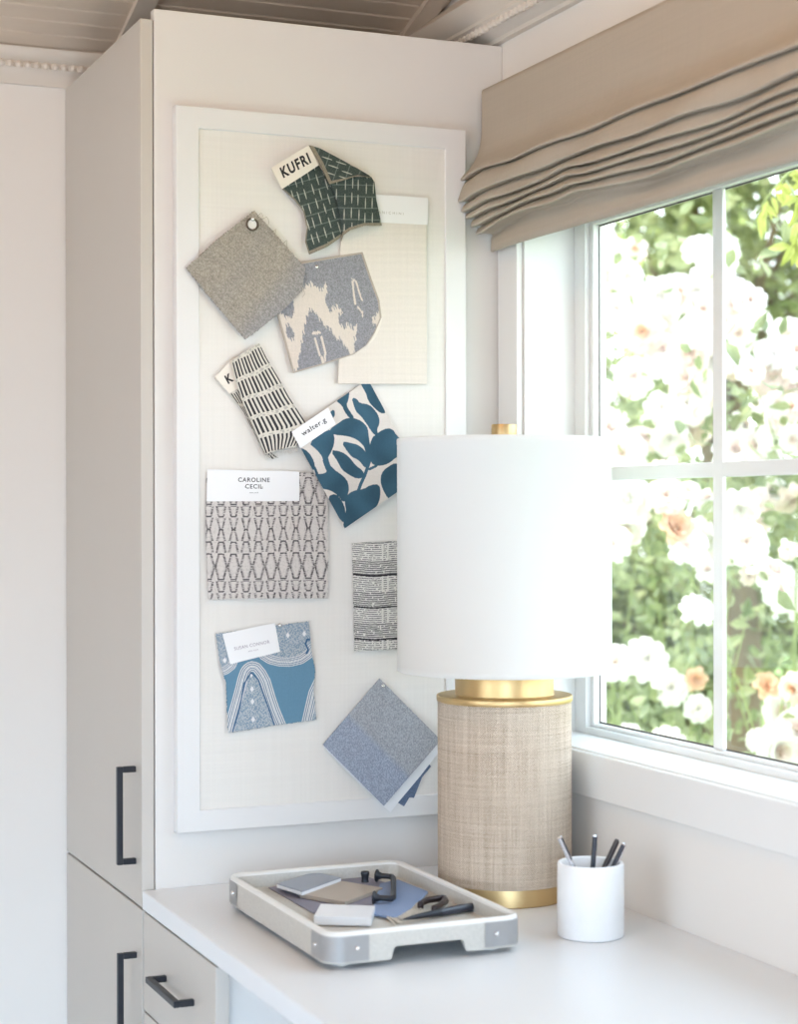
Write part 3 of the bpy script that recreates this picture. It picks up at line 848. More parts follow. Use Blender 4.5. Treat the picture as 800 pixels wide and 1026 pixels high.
# 7 -- blue leaf print
t = sample(345, 455, 'cream sample printed with large teal blue leaves, partly hidden by the lampshade')
Z8 = lambda p: [(285+x/6.417, 375+y/6.417) for x, y in p]
LEAVES = [
    [(490, 50), (560, 55), (650, 245), (622, 245), (585, 215), (545, 170), (530, 115)],
    [(335, 165), (385, 130), (414, 108), (408, 160), (392, 200), (420, 245), (446, 283), (425, 280), (395, 240), (375, 195)],
    [(440, 155), (465, 165), (480, 190), (545, 200), (580, 235), (606, 280), (606, 320), (590, 350), (598, 392), (570, 372), (545, 330), (522, 298), (498, 265), (465, 235), (450, 190)],
    [(298, 355), (345, 325), (385, 293), (440, 285), (495, 305), (532, 345), (537, 400), (548, 470), (552, 560), (532, 560), (525, 470), (500, 440), (470, 415), (430, 398), (380, 388), (335, 385), (310, 375)],
    [(590, 395), (640, 358), (690, 353), (720, 398), (760, 440), (770, 520), (720, 525), (680, 560), (640, 580), (580, 584), (553, 540), (552, 490), (560, 440), (575, 405)],
    [(720, 572), (760, 600), (760, 800), (705, 832), (670, 792), (640, 740), (624, 690), (630, 640), (660, 605)],
    [(376, 438), (420, 445), (470, 458), (512, 490), (537, 540), (540, 600), (515, 590), (495, 560), (470, 540), (440, 528), (408, 490)],
    [(305, 493), (350, 500), (388, 515), (425, 550), (455, 590), (500, 622), (512, 657), (470, 667), (420, 642), (375, 610), (350, 560)],
    [(163, 440), (255, 378), (298, 360), (318, 400), (314, 450), (300, 490), (275, 535), (262, 560), (240, 512), (212, 480)],
    [(195, 640), (235, 650), (285, 632), (262, 585), (250, 545), (275, 530), (285, 575), (305, 612), (350, 638), (398, 680), (412, 730), (402, 780), (385, 822), (350, 775), (300, 740), (240, 728), (215, 670)],
    [(100, 475), (150, 500), (187, 560), (193, 612), (168, 600), (135, 550)],
    [(285, 790), (330, 772), (368, 820), (388, 870), (388, 955), (350, 912), (315, 842)],
    [(400, 790), (440, 755), (510, 745), (560, 716), (607, 713), (614, 760), (605, 820), (570, 872), (540, 905), (490, 920), (450, 940), (420, 967), (392, 992), (384, 960), (405, 880), (395, 830)],
    [(512, 952), (530, 930), (543, 945), (526, 958)], [(300, 245), (318, 232), (320, 262), (308, 280)],
    [(830, 560), (900, 600), (900, 700), (820, 760), (790, 650)]]
LEAVES = [smooth_poly(Z8(p), 1) for p in LEAVES]
STEMS = [(Z8([(540, 470), (548, 560), (518, 650), (492, 705), (478, 745)]), 1.6), (Z8([(548, 610), (590, 590)]), 1.3), (Z8([(300, 600), (340, 640)]), 1.2), (Z8([(195, 600), (215, 650), (240, 690)]), 1.3)]


def dye(px, py, s, q):
    lf = np.zeros(px.shape, bool)
    for p in LEAVES: lf |= inpoly(px, py, p) | (dpoly(px, py, np.vstack([p, p[:1]])) < 0.95)
    for l, w in STEMS: lf |= dpoly(px, py, l) < w
    n = hash2(np.floor(px*2.2), np.floor(py*2.2))
    wash = 0.88+0.14*np.sin(px*0.16+1.3*np.sin(py*0.13))
    bl = C('3f6073')[None, None]*(wash+0.14*n)[..., None]
    cr = C('ddd6cf')[None, None]*(0.95+0.08*n)[..., None]
    return np.where(lf[..., None], bl, cr)


cloth('cloth', t, quad((293, 432.8), (368.8, 380), (421.5, 477), (345.8, 529.3)), dye, LY-0.0038, lambda s, q: 0.011*(1-s*(1-q)), 0.38)
card('name_card', t, [Z8([p])[0] for p in ((104, 476), (332, 320), (282, 213), (48, 370))], LY-0.0165, ('card', 'ink'),
     [('walter.g', Z8([(190, 338)])[0], (6.6, -4.2), (3.4, 6.2), 0.012, 1.1)])

# 8 -- slubby black and white textured strip
t = sample(377, 598, 'narrow black and white slub weave strip half hidden behind the lampshade')


def dye(px, py, s, q):
    zy = (py-530)*7.886+6*np.sin(px*0.13); zx = (px-340)*7.886
    row = np.floor(zy/16.5); fr = zy/16.5-row
    wv = hash2(np.floor(zx/23)+row*7, row)
    dens = 0.40+0.18*((np.mod(zy-245, 250) < 118))
    on = (np.abs(fr-0.5+(wv-0.5)*0.12) < dens*0.5) & (hash2(np.floor(zx/9.0), row) > 0.12-0.08*(dens > 0.5)) & ((hash2(np.floor(zx/14.0), 0*zx) > 0.15) | (dens > 0.5))
    heavy = np.zeros(px.shape, bool)
    for y in (365, 618, 870): heavy |= np.abs(zy-y) < 7
    n = hash2(np.floor(px*2.4), np.floor(py*2.4))
    dk = C('6d6a6b')[None, None]*(0.7+0.9*n)[..., None]
    wh = C('e2dfda')[None, None]*(0.92+0.1*n)[..., None]
    c = np.where(on[..., None], dk, wh)
    return np.where(heavy[..., None], C('38363a')[None, None], c)


cloth('cloth', t, ([(353.2, 544.7), (377, 543), (410, 542.5)], [(410, 542.5), (410, 650)], [(355.8, 652), (380, 651), (410, 650)], [(353.2, 544.7), (354.5, 600), (355.8, 652)]), dye, LY-0.003, lambda s, q: 0.001+0.003*q, 0.38, fray=0.3)

# 9 -- blue paisley
t = sample(267, 680, 'blue sample printed with pale striped arches under a small white name card')
Z3 = lambda p: [(205+x/6.4, 610+y/6.4) for x, y in p]
ARCH = resample(Z3([(150, 810), (172, 720), (200, 620), (228, 520), (245, 450), (262, 400), (285, 375), (310, 368), (335, 378), (365, 415), (392, 465), (420, 560), (450, 650), (490, 745)]), 60)
ARC2 = resample(Z3([(380, 300), (420, 325), (480, 340), (550, 342), (620, 325), (670, 290), (690, 250)]), 40)
ARC3 = resample(Z3([(95, 410), (140, 392), (175, 365), (190, 330)]), 20)
ARC4 = resample(Z3([(655, 725), (675, 640), (698, 540), (735, 460)]), 20)
IN1 = Z3([(170, 800), (215, 640), (250, 480), (300, 405), (350, 450), (400, 580), (460, 750)])
IN2 = Z3([(60, 60), (720, 60), (720, 200), (690, 260), (620, 310), (540, 330), (470, 325), (380, 290), (200, 320), (150, 370), (90, 395)])
IN4 = Z3([(690, 730), (705, 650), (740, 520), (740, 730)])


def dye(px, py, s, q):
    n = hash2(np.floor(px*2.2), np.floor(py*2.2))
    c = C('6990a9')[None, None]*(0.94+0.10*n)[..., None]
    spk = np.zeros(px.shape, bool)
    for p in (IN1, IN2, IN4): spk |= inpoly(px, py, p)
    vein = 0.45*np.sin(px*1.9+2*np.sin(py*0.5))*np.sin(py*1.7+1.5*np.sin(px*0.6))+hash2(np.floor(px*1.25), np.floor(py*1.25))-0.5 > 0.05
    sp = np.where(vein[..., None], C('8399ac')[None, None], C('b6bdc3')[None, None])*(0.92+0.16*n)[..., None]
    cx = (px-205)*6.4; cy = (py-610)*6.4
    motif = np.zeros(px.shape, bool)
    for mx, my in ((302, 420), (305, 515), (308, 595), (312, 710), (640, 160), (535, 170), (482, 100), (130, 330)):
        motif |= (np.abs(cx-mx)/13+np.abs(cy-my)/20) < 1
    sp = np.where(motif[..., None], C('e6e6e6')[None, None], sp)
    c = np.where(spk[..., None], sp, c)
    for A_, w in ((ARCH, 5.2), (ARC2, 4.6), (ARC3, 4.2), (ARC4, 5.0)):
        d = dpoly(px, py, A_)
        band = d < w
        st = np.abs(np.mod(d/w*2.6+0.2, 1.0)-0.5) < 0.24
        bc = np.where(st[..., None], C('dcdcdc')[None, None], C('7f93a6')[None, None])
        c = np.where(band[..., None], bc, c)
    # the dark hook at the right edge
    hk = dpoly(px, py, Z3([(655, 285), (665, 260), (648, 225), (660, 195), (685, 200)])) < 0.9
    inn = (dpoly(px, py, Z3([(180, 790), (225, 640), (255, 480), (300, 408), (345, 455), (395, 590), (450, 745)])) < 0.7)
    return np.where((hk | inn)[..., None], C('44678a')[None, None], c)


cloth('cloth', t, ([(216.5, 635), (262, 629), (309.7, 622.6)], [(309.7, 622.6), (312.6, 655), (316, 672), (314.4, 690), (317, 721)], [(228.6, 734.2), (270, 727.5), (317, 721)], [(216.5, 635), (221.5, 668), (226.8, 684), (228.6, 734.2)]), dye, LY-0.003,
      lambda s, q: 0.001+0.003*q+0.0025*np.exp(-((q-0.42+0.08*s)/0.06)**2), 0.38, fray=0.35)
card('name_card', t, [(230.8, 665.6), (280.8, 653), (275.7, 624), (223, 635.2)], LY-0.0065, ('card', 'mauve_ink'),
     [('SUSAN CONNOR', (252.5, 646.6), (4.15, -0.85), (0.9, 4.6), 0.0, 1.12), ('NEW YORK', (254, 651.8), (1.7, -0.35), (0.35, 1.8), 0.0, 1.2)])

# 10 -- stack of blue grey samples, hung cornerwise
t = sample(382, 745, 'stack of blue grey woven samples pinned cornerwise at the bottom of the pinboard')


def dye(px, py, s, q):
    u, v = np.floor((px+py)*0.9), np.floor((px-py)*0.9)
    n = 0.72+0.58*hash2(u, v)
    w = np.clip((0.48-s)*14, 0, 1)
    return mixc(C('a0a4aa'), C('98a1b1'), w)*n[..., None]


dk = lambda px, py, s, q: C('66768f')[None, None]*(0.8+0.4*hash2(np.floor(px*1.6), np.floor(py*1.6)))[..., None]
cloth('under_cloth', t, ([(330, 742), (385, 690), (432, 768)], [(432, 768), (423, 779), (415, 799.5), (410.5, 799), (405, 808), (398.5, 804)], [(352, 775), (398.5, 804)], [(330, 742), (352, 775)]), dk, LY-0.0042, lambda s, q: 0.0*s, 0.7)
w = [A(*p, 1, LY-0.0075) for p in ((324, 748), (340, 765), (362, 787), (383, 807), (391.5, 814), (400, 803), (421, 778), (442, 751), (381.5, 683))]
m = MB(); m.hexa(w, [(p[0], p[1]+0.0008, p[2]) for p in w]); m.build('backing_card', 'card', t, fix=True)
cloth('cloth', t, quad((323.7, 746), (380.5, 679.6), (442, 741.5), (385, 807.5)), dye, LY-0.0095, lambda s, q: 0.001+0.006*q+0.0008*np.sin(s*4), 0.42, 'coarse', fray=0.12)

push_pin(317.5, 267.5, LY-0.0085, 'silver pin at the top of the grey and cream ikat sample')
push_pin(383.9, 687.2, LY-0.0115, 'silver pin through the top corner of the blue grey sample stack')
push_pin(253.3, 219.5, LY-0.0138, 'silver pin in the eyelet of the taupe sample')
push_pin(280.6, 626.5, LY-0.0055, 'silver pin beside the card on the blue arched sample')

# ------------------------------------------------------------------ table lamp
LC = np.array([-0.1295, -0.2647, ZD])
t = thing('table_lamp', tuple(LC), 'table lamp with white drum shade on a woven raffia cylinder with brass rings', 'lamp')
m = MB(); m.lathe([(0.0985, 0.0), (0.1002, 0.0015), (0.1002, 0.025), (0.0992, 0.0285), (0.0965, 0.029)], LC, 96); m.build('foot_ring', 'brass', t, smooth=True)
m = MB(); n = 128; z0, z1, r = 0.029, 0.3055, 0.1049
vs = [(LC[0]+r*math.cos(2*math.pi*i/n), LC[1]+r*math.sin(2*math.pi*i/n), LC[2]+z) for z in (z0-0.001, z1) for i in range(n+1)]
m.add(vs, [(i, i+1, n+1+i+1, n+1+i) for i in range(n)])
m.add([(LC[0]+r*math.cos(2*math.pi*i/n), LC[1]+r*math.sin(2*math.pi*i/n), LC[2]+z0-0.001) for i in range(n)], [tuple(range(n-1, -1, -1))])
body = m.build('body', 'raffia', t, smooth=True)
uvl = body.data.uv_layers.new(name='wrap')
for p in body.data.polygons[:n]:
    i = p.index
    for li, (a, z) in zip(p.loop_indices, ((i, 0), (i+1, 0), (i+1, 1), (i, 1))):
        uvl.data[li].uv = (a/n*2*math.pi*r, z*(z1-z0))
m = MB(); m.lathe([(0.103, 0.3050), (0.1058, 0.3056), (0.1066, 0.3075), (0.1066, 0.3130), (0.1058, 0.3150), (0.1035, 0.3156), (0.080, 0.3158)], LC, 128); m.build('top_ring', 'brass', t, smooth=True)
m = MB(); m.lathe([(0.0790, 0.3150), (0.0776, 0.3165), (0.0775, 0.3180), (0.0775, 0.372), (0.0765, 0.374), (0.012, 0.375), (0.010, 0.378), (0.010, 0.41), (0.0045, 0.412), (0.0045, 0.716)], LC, 128); m.build('neck', 'brass', t, smooth=True)
m = MB(); rs, th = 0.1682, 0.0012
za, zb = 0.3529, 0.7155
m.lathe([(rs, za+0.001), (rs, za+0.009), (rs-0.0004, za+0.0095), (rs-0.0004, zb-0.0095), (rs, zb-0.009), (rs, zb-0.001), (rs-0.0008, zb), (rs-th-0.0006, zb), (rs-th-0.0006, za), (rs-0.0008, za)], LC, 160, close=True)
sh = m.build('shade', 'shade', t, smooth=True)
m = MB()
for k in range(3):
    a = 0.4+k*2*math.pi/3; m.tube([(LC[0], LC[1], ZD+zb-0.004), (LC[0]+(rs-0.002)*math.cos(a), LC[1]+(rs-0.002)*math.sin(a), ZD+zb-0.004)], 0.0016, 8)
m.build('shade_spider', 'brass', t)
m = MB(); m.lathe([(0.016, 0.7155), (0.0195, 0.7165), (0.0199, 0.7185), (0.0199, 0.7365), (0.0192, 0.738), (0.001, 0.7384)], LC, 48); m.build('finial', 'brass', t, smooth=True)

# ------------------------------------------------------------------ pen cup and pens
CC = np.array([-0.1375, -0.5552, ZD]); cr_, ch = 0.0472, 0.1045
alab = mat('alabaster', (0.86, 0.865, 0.875), 0.4, noise=0.05, nscale=25)
_b = alab.node_tree.nodes['Principled BSDF']; _b.inputs['Subsurface Weight'].default_value = 0.35; _b.inputs['Subsurface Radius'].default_value = (0.01, 0.01, 0.01); _b.inputs['Subsurface Scale'].default_value = 1.0
m = MB(); m.lathe([(0.0005, 0.0), (cr_-0.003, 0.0), (cr_-0.0008, 0.0012), (cr_, 0.004), (cr_+0.0003, ch*0.5), (cr_, ch-0.003), (cr_-0.001, ch-0.0008), (cr_-0.003, ch), (cr_-0.0055, ch-0.001), (cr_-0.0062, ch-0.004), (cr_-0.007, 0.012), (0.0005, 0.010)], CC, 72)
single(m, 'pen_cup', alab, 'round white stone cup holding four pens', 'cup', smooth=True)
MT['pen_navy'] = mat('pen_navy', '2f3441', 0.35, coat=0.3); MT['pen_silver'] = mat('pen_silver', (0.72, 0.72, 0.76), 0.25, metal=0.85); MT['pen_bronze'] = mat('pen_bronze', '4a4648', 0.35, metal=0.4)


def pen(top_px, base_xy, top_d, mats, label, r=0.0036):
    """base on the cup floor leaning on the rim; top seen at top_px at a plane y"""
    b = np.array([CC[0]+base_xy[0], CC[1]+base_xy[1], ZD+0.0142]); tp = np.array(A(*top_px, 1, CC[1]+top_d)); d = (tp-b); L = np.linalg.norm(d); d /= L
    o = thing('pen', tuple(b), label, 'pen', 'pens in the white cup')
    P = lambda q: b+d*q
    m = MB(); m.tube([P(0.0), P(0.012), P(0.02), P(L*0.6), P(L-0.003)], [0.0012, r*0.8, r, r, r], 16); m.build('barrel', mats[0], o, smooth=True)
    m = MB(); m.tube([P(L-0.0034), P(L-0.001), P(L)], [r*0.96, r*0.92, r*0.6], 16); m.build('end_cap', mats[1], o, smooth=True)
    if mats[2]:
        s = np.cross(d, [0, 0, 1.0]); s /= np.linalg.norm(s); s = s if s[1] < 0 else -s
        s = s*0.8+np.array([0.5, -0.3, 0])*0.6; s -= d*(s@d); s /= np.linalg.norm(s)
        m = MB(); m.tube([P(L-0.002)+s*r*0.9, P(L-0.003)+s*(r+0.0012), P(L-0.036)+s*(r+0.0012), P(L-0.038)+s*r*0.9], 0.0009, 8); m.build('clip', mats[2], o, smooth=True)
    return o


pen((560.5, 838.5), (0.012, -0.006), -0.012, ('pen_silver', 'pen_silver', 'pen_navy'), 'silver pen with a dark side, leaning left in the white cup')
pen((596.6, 836), (0.004, 0.012), 0.012, ('pen_navy', 'pen_silver', None), 'dark navy pen standing almost upright in the white cup')
pen((619, 841), (-0.018, 0.008), 0.010, ('pen_bronze', 'pen_bronze', 'pen_bronze'), 'dull bronze pen leaning right, the one behind in the white cup')
pen((626, 845), (-0.018, -0.012), -0.012, ('pen_navy', 'pen_silver', 'pen_silver'), 'dark pen with a silver end leaning furthest right in the white cup')

# ------------------------------------------------------------------ tray
MT['shagreen'] = mat('tray_shagreen', (0.60, 0.575, 0.53), 0.5, noise=0.18, nscale=260, bump=0.25, bscale=900)
MT['tray_rim'] = mat('tray_bone_edge', (0.80, 0.785, 0.755), 0.4, noise=0.05, nscale=40)
MT['pewter'] = mat('pewter', (0.40, 0.40, 0.405), 0.45, metal=0.45, noise=0.1, nscale=60)
TX0, TX1, TY0, TY1 = -0.555, -0.268, -0.602, -0.165
TZ0, TZ1, TR = ZD+0.008, ZD+0.050, 0.026
tc_ = np.array([(TX0+TX1)/2, (TY0+TY1)/2])


def rrect(off=0.0, n=10):
    """rounded rectangle, counter-clockwise, with arc-length samples along the straights"""
    x0, x1, y0, y1, r = TX0-off, TX1+off, TY0-off, TY1+off, TR+off
    out = []
    for (cx, cy, a0) in ((x1-r, y0+r, -90), (x1-r, y1-r, 0), (x0+r, y1-r, 90), (x0+r, y0+r, 180)):
        for i in range(n+1):
            a = math.radians(a0+90*i/n); out.append((cx+r*math.cos(a), cy+r*math.sin(a)))
    full = []
    for i, p in enumerate(out):
        q = out[(i+1) % len(out)]; full.append(p); L = math.hypot(q[0]-p[0], q[1]-p[1])
        if L > 0.03:
            k = int(L/0.004)
            full += [(p[0]+(q[0]-p[0])*j/k, p[1]+(q[1]-p[1])*j/k) for j in range(1, k)]
    return full


t = thing('desk_tray', (tc_[0], tc_[1], ZD), 'rectangular pale shagreen tray with pewter corners standing on the worktop', 'tray')
outer = rrect(0.0); wallt = 0.010
inner = []
for p in outer:
    # inset towards the inside along the outline normal
    x = min(max(p[0], TX0+TR), TX1-TR); y = min(max(p[1], TY0+TR), TY1-TR)
    d = np.array([p[0]-x, p[1]-y]); L = np.linalg.norm(d); d = d/L if L > 1e-9 else np.array([0, 0])
    inner.append((p[0]-d[0]*wallt, p[1]-d[1]*wallt))


def zbot(p):
    if TX0+TR < p[0] < TX1-TR and (p[1] < TY0+0.002 or p[1] > TY1-0.002):
        u = abs(p[0]-(tc_[0]+0.002)); a = 0.056
        s = min(max((a-u)/0.007, 0), 1); s = s*s*(3-2*s)
        return TZ0+0.0175*s
    return TZ0


m = MB(); N = len(outer)
rows = []
for p, q in zip(outer, inner):
    zb = zbot(p); mx_ = ((p[0]+q[0])/2, (p[1]+q[1])/2)
    rows.append([(p[0], p[1], zb), (p[0], p[1], TZ1-0.0055), (p[0]*0.93+q[0]*0.07, p[1]*0.93+q[1]*0.07, TZ1-0.002), (p[0]*0.75+q[0]*0.25, p[1]*0.75+q[1]*0.25, TZ1), (p[0]*0.3+q[0]*0.7, p[1]*0.3+q[1]*0.7, TZ1), (p[0]*0.05+q[0]*0.95, p[1]*0.05+q[1]*0.95, TZ1-0.002), (q[0], q[1], TZ1-0.005), (q[0], q[1], max(zb, TZ0+0.006))])
K = 8
m.add([v for r_ in rows for v in r_], [])
for i in range(N):
    j = (i+1) % N
    for k in range(K):
        k2 = (k+1) % K
        m.f.append((i*K+k, j*K+k, j*K+k2, i*K+k2)); m.m.append(0 if k in (0, 6) else (0 if k == 7 else 1))
TFZ = TZ0+0.0185
m.build('walls', ('shagreen', 'tray_rim'), t, smooth=True, fix=True)
m = MB(); m.hexa([(p[0], p[1], TFZ-0.004) for p in inner], [(p[0], p[1], TFZ) for p in inner]); m.build('base', 'shagreen', t, fix=True)
# corner plates with rivets
off = rrect(0.0012)


def near_corner(p, sx, sy):
    cx = TX1 if sx > 0 else TX0; cy = TY1 if sy > 0 else TY0
    return max(abs(p[0]-cx), 0) < 0.062 and max(abs(p[1]-cy), 0) < 0.062


for sx in (-1, 1):
    for sy in (-1, 1):
        idx = [i for i, p in enumerate(off) if near_corner(p, sx, sy)]
        # rotate so that the run is continuous
        for s in range(len(idx)):
            if (idx[s]-idx[s-1]) % len(off) != 1: idx = idx[s:]+idx[:s]; break
        m = MB()
        m.sweep(lambda i: [(off[i][0], off[i][1], TZ0+0.003), (off[i][0], off[i][1], TZ1-0.0055)], idx)
        m.sweep(lambda i: [(off[i][0]*0.985+tc_[0]*0.015, off[i][1]*0.985+tc_[1]*0.015, TZ1-0.0055), (off[i][0], off[i][1], TZ1-0.0055)][::-1], idx)
        b = m.build('corner_plate', 'pewter', t, smooth=True, fix=False)
        cx = (TX1+0.0014) if sx > 0 else (TX0-0.0014); cy = (TY1+0.0014) if sy > 0 else (TY0-0.0014)
        for (x, y) in ((cx, cy-sy*0.043), (cx-sx*0.043, cy)):
            mm = MB(); mm.ball((x, y, (TZ0+TZ1)/2-0.001), 0.0036, 12); mm.build('rivet', 'steel', b, smooth=True)
        mm = MB(); fx, fy_ = (TX1 if sx > 0 else TX0)-sx*0.034, (TY1 if sy > 0 else TY0)-sy*0.034
        mm.lathe([(0.008, 0.0), (0.0095, 0.002), (0.0095, 0.0085)], (fx, fy_, ZD), 20); mm.build('foot', 'tray_rim', t, smooth=True)


# things lying in the tray
def slab(name, pts, z, h, mats, label, cat, group=None, bevel=0.0008, dz=0.0):
    """flat block with the given photo outline of its top face"""
    hi = [A(*p, 2, z+h) for p in pts]; m = MB(); m.hexa([(p[0], p[1], z) for p in hi], hi)
    return single(m, name, mats, label, cat, group, bevel=bevel, fix=True)


MT['mauve_sheet'] = weave_mat('mauve_cloth', '8f8e9c', ('x', 'y'), (2600, 2600), 0.06, 0.05)
MT['blue_sheet'] = weave_mat('denim_cloth', '8a9cbd', ('x', 'y'), (2400, 2400), 0.12, 0.06)
MT['tile_blue'] = mat('tile_blue_grey', '8b93a2', 0.3, noise=0.05, nscale=40); MT['tile_tan'] = mat('tile_tan', 'b3a698', 0.4, noise=0.06, nscale=30); MT['tile_white'] = mat('tile_white', (0.86, 0.87, 0.90), 0.25)
z = TFZ+0.0004
slab('cloth_sheet', [(269, 889), (318, 917), (392, 909), (399, 888), (352, 873)], z, 0.0012, 'mauve_sheet', 'grey mauve cloth lying flat under the tiles in the tray', 'fabric sample')
t2 = thing('cloth_swatch', A(405, 900, 2, z), 'denim blue cloth with a white fringe lying in the tray', 'fabric sample')
hi = [A(*p, 2, z+0.005) for p in ((372, 915), (396, 919), (412, 910), (429, 893), (399, 881), (381, 885))]
m = MB(); m.hexa([(p[0], p[1], p[2]-0.0034) for p in hi], hi); m.build('cloth', 'blue_sheet', t2, bevel=0.0006, fix=True)
m = MB()
for i in range(34):
    a = i/33; p = np.array(A(388+32*a, 919-15*a, 2, z+0.004)); q = np.array(A(389+32*a+random.uniform(2, 5), 921.5-15*a+random.uniform(0, 2), 2, z+0.0035)); q2 = q+(q-p)*0.7; q2[2] = z+0.002
    m.tube([p, q, q2], 0.0010, 5)
m.build('fringe', 'pale_thread', t2)['label'] = 'white thread fringe'


def tile(pts, zb, h, top, side, label):
    o = thing('sample_tile', A(*pts[0], 2, zb), label, 'tile', 'sample tiles in the tray')
    hi = [A(*p, 2, zb+h) for p in pts]; m = MB(); m.hexa([(p[0], p[1], zb) for p in hi], [(p[0], p[1], zb+h-0.0011) for p in hi]); m.build('body', side, o, bevel=0.0004, fix=True)
    m = MB(); m.hexa([(p[0], p[1], zb+h-0.0011) for p in hi], hi); m.build('glazed_face', top, o, bevel=0.0003, fix=True)
    return o


tile([(303, 893.3), (342, 879), (315, 873.6), (277.5, 885.3)], z+0.0075, 0.0062, 'tile_blue', 'tile_white', 'blue grey tile with a white edge, leftmost in the tray')
tile([(346, 903.5), (383.5, 889.3), (343, 882.6), (300.5, 895.6)], z+0.0016, 0.0058, 'tile_tan', 'tile_tan', 'flat tan tile in the middle of the tray')
tile([(314.5, 918), (372, 919.5), (376, 907.4), (321.5, 905.6)], z+0.0016, 0.0118, 'tile_white', 'tile_white', 'glossy white block nearest the front of the tray')

# black knob, pulls and pen
c = A(366, 884, 2, z+0.0075)
m = MB(); m.lathe([(0.0048, 0.0), (0.0060, 0.0008), (0.0052, 0.0045), (0.0056, 0.009), (0.0068, 0.0125), (0.0068, 0.0155), (0.0060, 0.0165), (0.0045, 0.0150), (0.0005, 0.0145)], c, 24)
single(m, 'cabinet_knob', 'black_metal', 'small black round knob standing in the tray behind the tan tile', 'knob', smooth=True)
t2 = thing('drawer_pull', A(388, 890, 2, z), 'black curved drawer pull with flared feet lying on the blue cloth', 'drawer pull', 'black pulls in the tray')
zz = z+0.013
p1, p2 = np.array(A(381, 877.5, 2, zz)), np.array(A(378.5, 899.5, 2, zz)); b1, b2 = np.array(A(394.5, 878.5, 2, zz)), np.array(A(394.5, 900.5, 2, zz))
m = MB(); m.tube([p1, p1*0.4+b1*0.6, p1*0.12+b1*0.88, b1*0.93+b2*0.07, b1*0.5+b2*0.5, b1*0.07+b2*0.93, p2*0.12+b2*0.88, p2*0.4+b2*0.6, p2], [0.0042]*9, 12); m.build('bar', 'black_metal', t2, smooth=True)
for p, b in ((p1, b1), (p2, b2)):
    d = (p-b)/np.linalg.norm(p-b); m = MB(); m.tube([p-d*0.003, p+d*0.002, p+d*0.0045, p+d*0.0058], [0.0045, 0.0062, 0.0098, 0.0098], 20); m.build('foot', 'black_metal', t2, smooth=True)
MT['bronze'] = mat('dark_bronze', '3a3030', 0.3, metal=0.6)
t2 = thing('cup_pull', A(433, 903, 2, z), 'small dark bronze pull lying beside the blue cloth in the tray', 'drawer pull', 'black pulls in the tray')
q = [np.array(A(*p, 2, z+0.009)) for p in ((421.5, 905.5), (428, 902), (438, 900.5), (445.5, 900), (446.5, 903), (441, 907), (435.5, 909.5))]
m = MB(); m.tube(q, [0.0042, 0.005, 0.005, 0.005, 0.0048, 0.0048, 0.0042], 12); m.build('bar', 'bronze', t2, smooth=True)
for p in (q[0], q[-1]):
    m = MB(); m.lathe([(0.0035, -0.0085), (0.0046, -0.006), (0.0046, 0.001), (0.003, 0.0035)], p, 16); m.build('foot', 'bronze', t2, smooth=True)
t2 = thing('marker_pen', A(440, 915, 2, z), 'long tapering black marker pen lying along the front edge of the tray', 'pen')
q = [np.array(A(*p, 2, z+0.0068)) for p in ((405, 921), (415, 919), (438, 914.8), (441, 914.3), (458, 911.2), (472, 908.6), (474, 908.2))]
m = MB(); m.tube(q[:4], [0.0012, 0.0034, 0.0055, 0.0056], 14); m.build('barrel', 'black_metal', t2, smooth=True)
m = MB(); m.tube(q[3:], [0.0058, 0.0062, 0.0062, 0.0052], 14); m.build('cap', 'pen_navy', t2, smooth=True)

# ------------------------------------------------------------------ roman blind
t = thing('roman_blind', (-0.04, -0.7, 2.05), 'pulled-up linen roman blind hanging in soft folds above the window', 'blind')
PROF = [(-0.0495, 2.060), (-0.050, 2.045), (-0.0495, 2.01), (-0.0500, 1.975), (-0.055, 1.950), (-0.070, 1.930), (-0.0835, 1.9175), (-0.0880, 1.9125)]
TIPS = [(-0.0880, 1.9105), (-0.0868, 1.8785), (-0.0800, 1.8610), (-0.0740, 1.8495), (-0.0675, 1.8375), (-0.0595, 1.8260)]
for k, (tx, tz) in enumerate(TIPS):
    PROF += [(tx, tz), (tx+0.0012, tz-0.0010), (tx+0.006, tz+0.0004), (tx+0.018, tz+0.0030)]
    if k+1 < len(TIPS):
        nx, nz = TIPS[k+1]; h = tz-nz
        PROF += [(nx+0.015, tz+0.0010), (nx+0.0075, tz-0.12*h), (nx+0.0035, tz-0.40*h), (nx+0.0008, tz-0.75*h), (nx, nz+0.0015)]
PROF += [(-0.026, 1.828), (-0.031, 1.820), (-0.0325, 1.812), (-0.0330, 1.786)]
PROF = np.array(PROF)
Y0b, Y1b = -0.0225, -1.66
ysb = np.concatenate([np.linspace(Y0b, -0.30, 60), np.linspace(-0.305, Y1b, 150)])


def sag(y, k):
    """soft unevenness of each fold along the blind"""
    e = math.exp(-((y-Y0b)/0.045)**2)
    w = min(max((2.0-k[1])/0.09, 0), 1)
    dz = 0.0022*math.sin(y*9.1+k[1]*40)+0.0016*math.sin(y*23+k[1]*120)+0.0030*math.sin(y*4.1+1.0)+0.006*math.exp(-((y+0.36)/0.05)**2)*min(max((1.905-k[1])/0.05, 0), 1)*(1 if y > -0.36 else 1)
    dx = 0.0028*math.sin(y*11+k[1]*70)+0.0022*math.sin(y*27+k[1]*33)
    if k[1] < 1.815: dz *= 0.25; dx *= 0.3; e *= 0.25
    return dx*w-0.004*e*w, dz*w-0.011*e*w


m = MB()
m.sweep(lambda y: [(x+sag(y, (x, z))[0], y, z+sag(y, (x, z))[1]) for x, z in PROF], ysb)
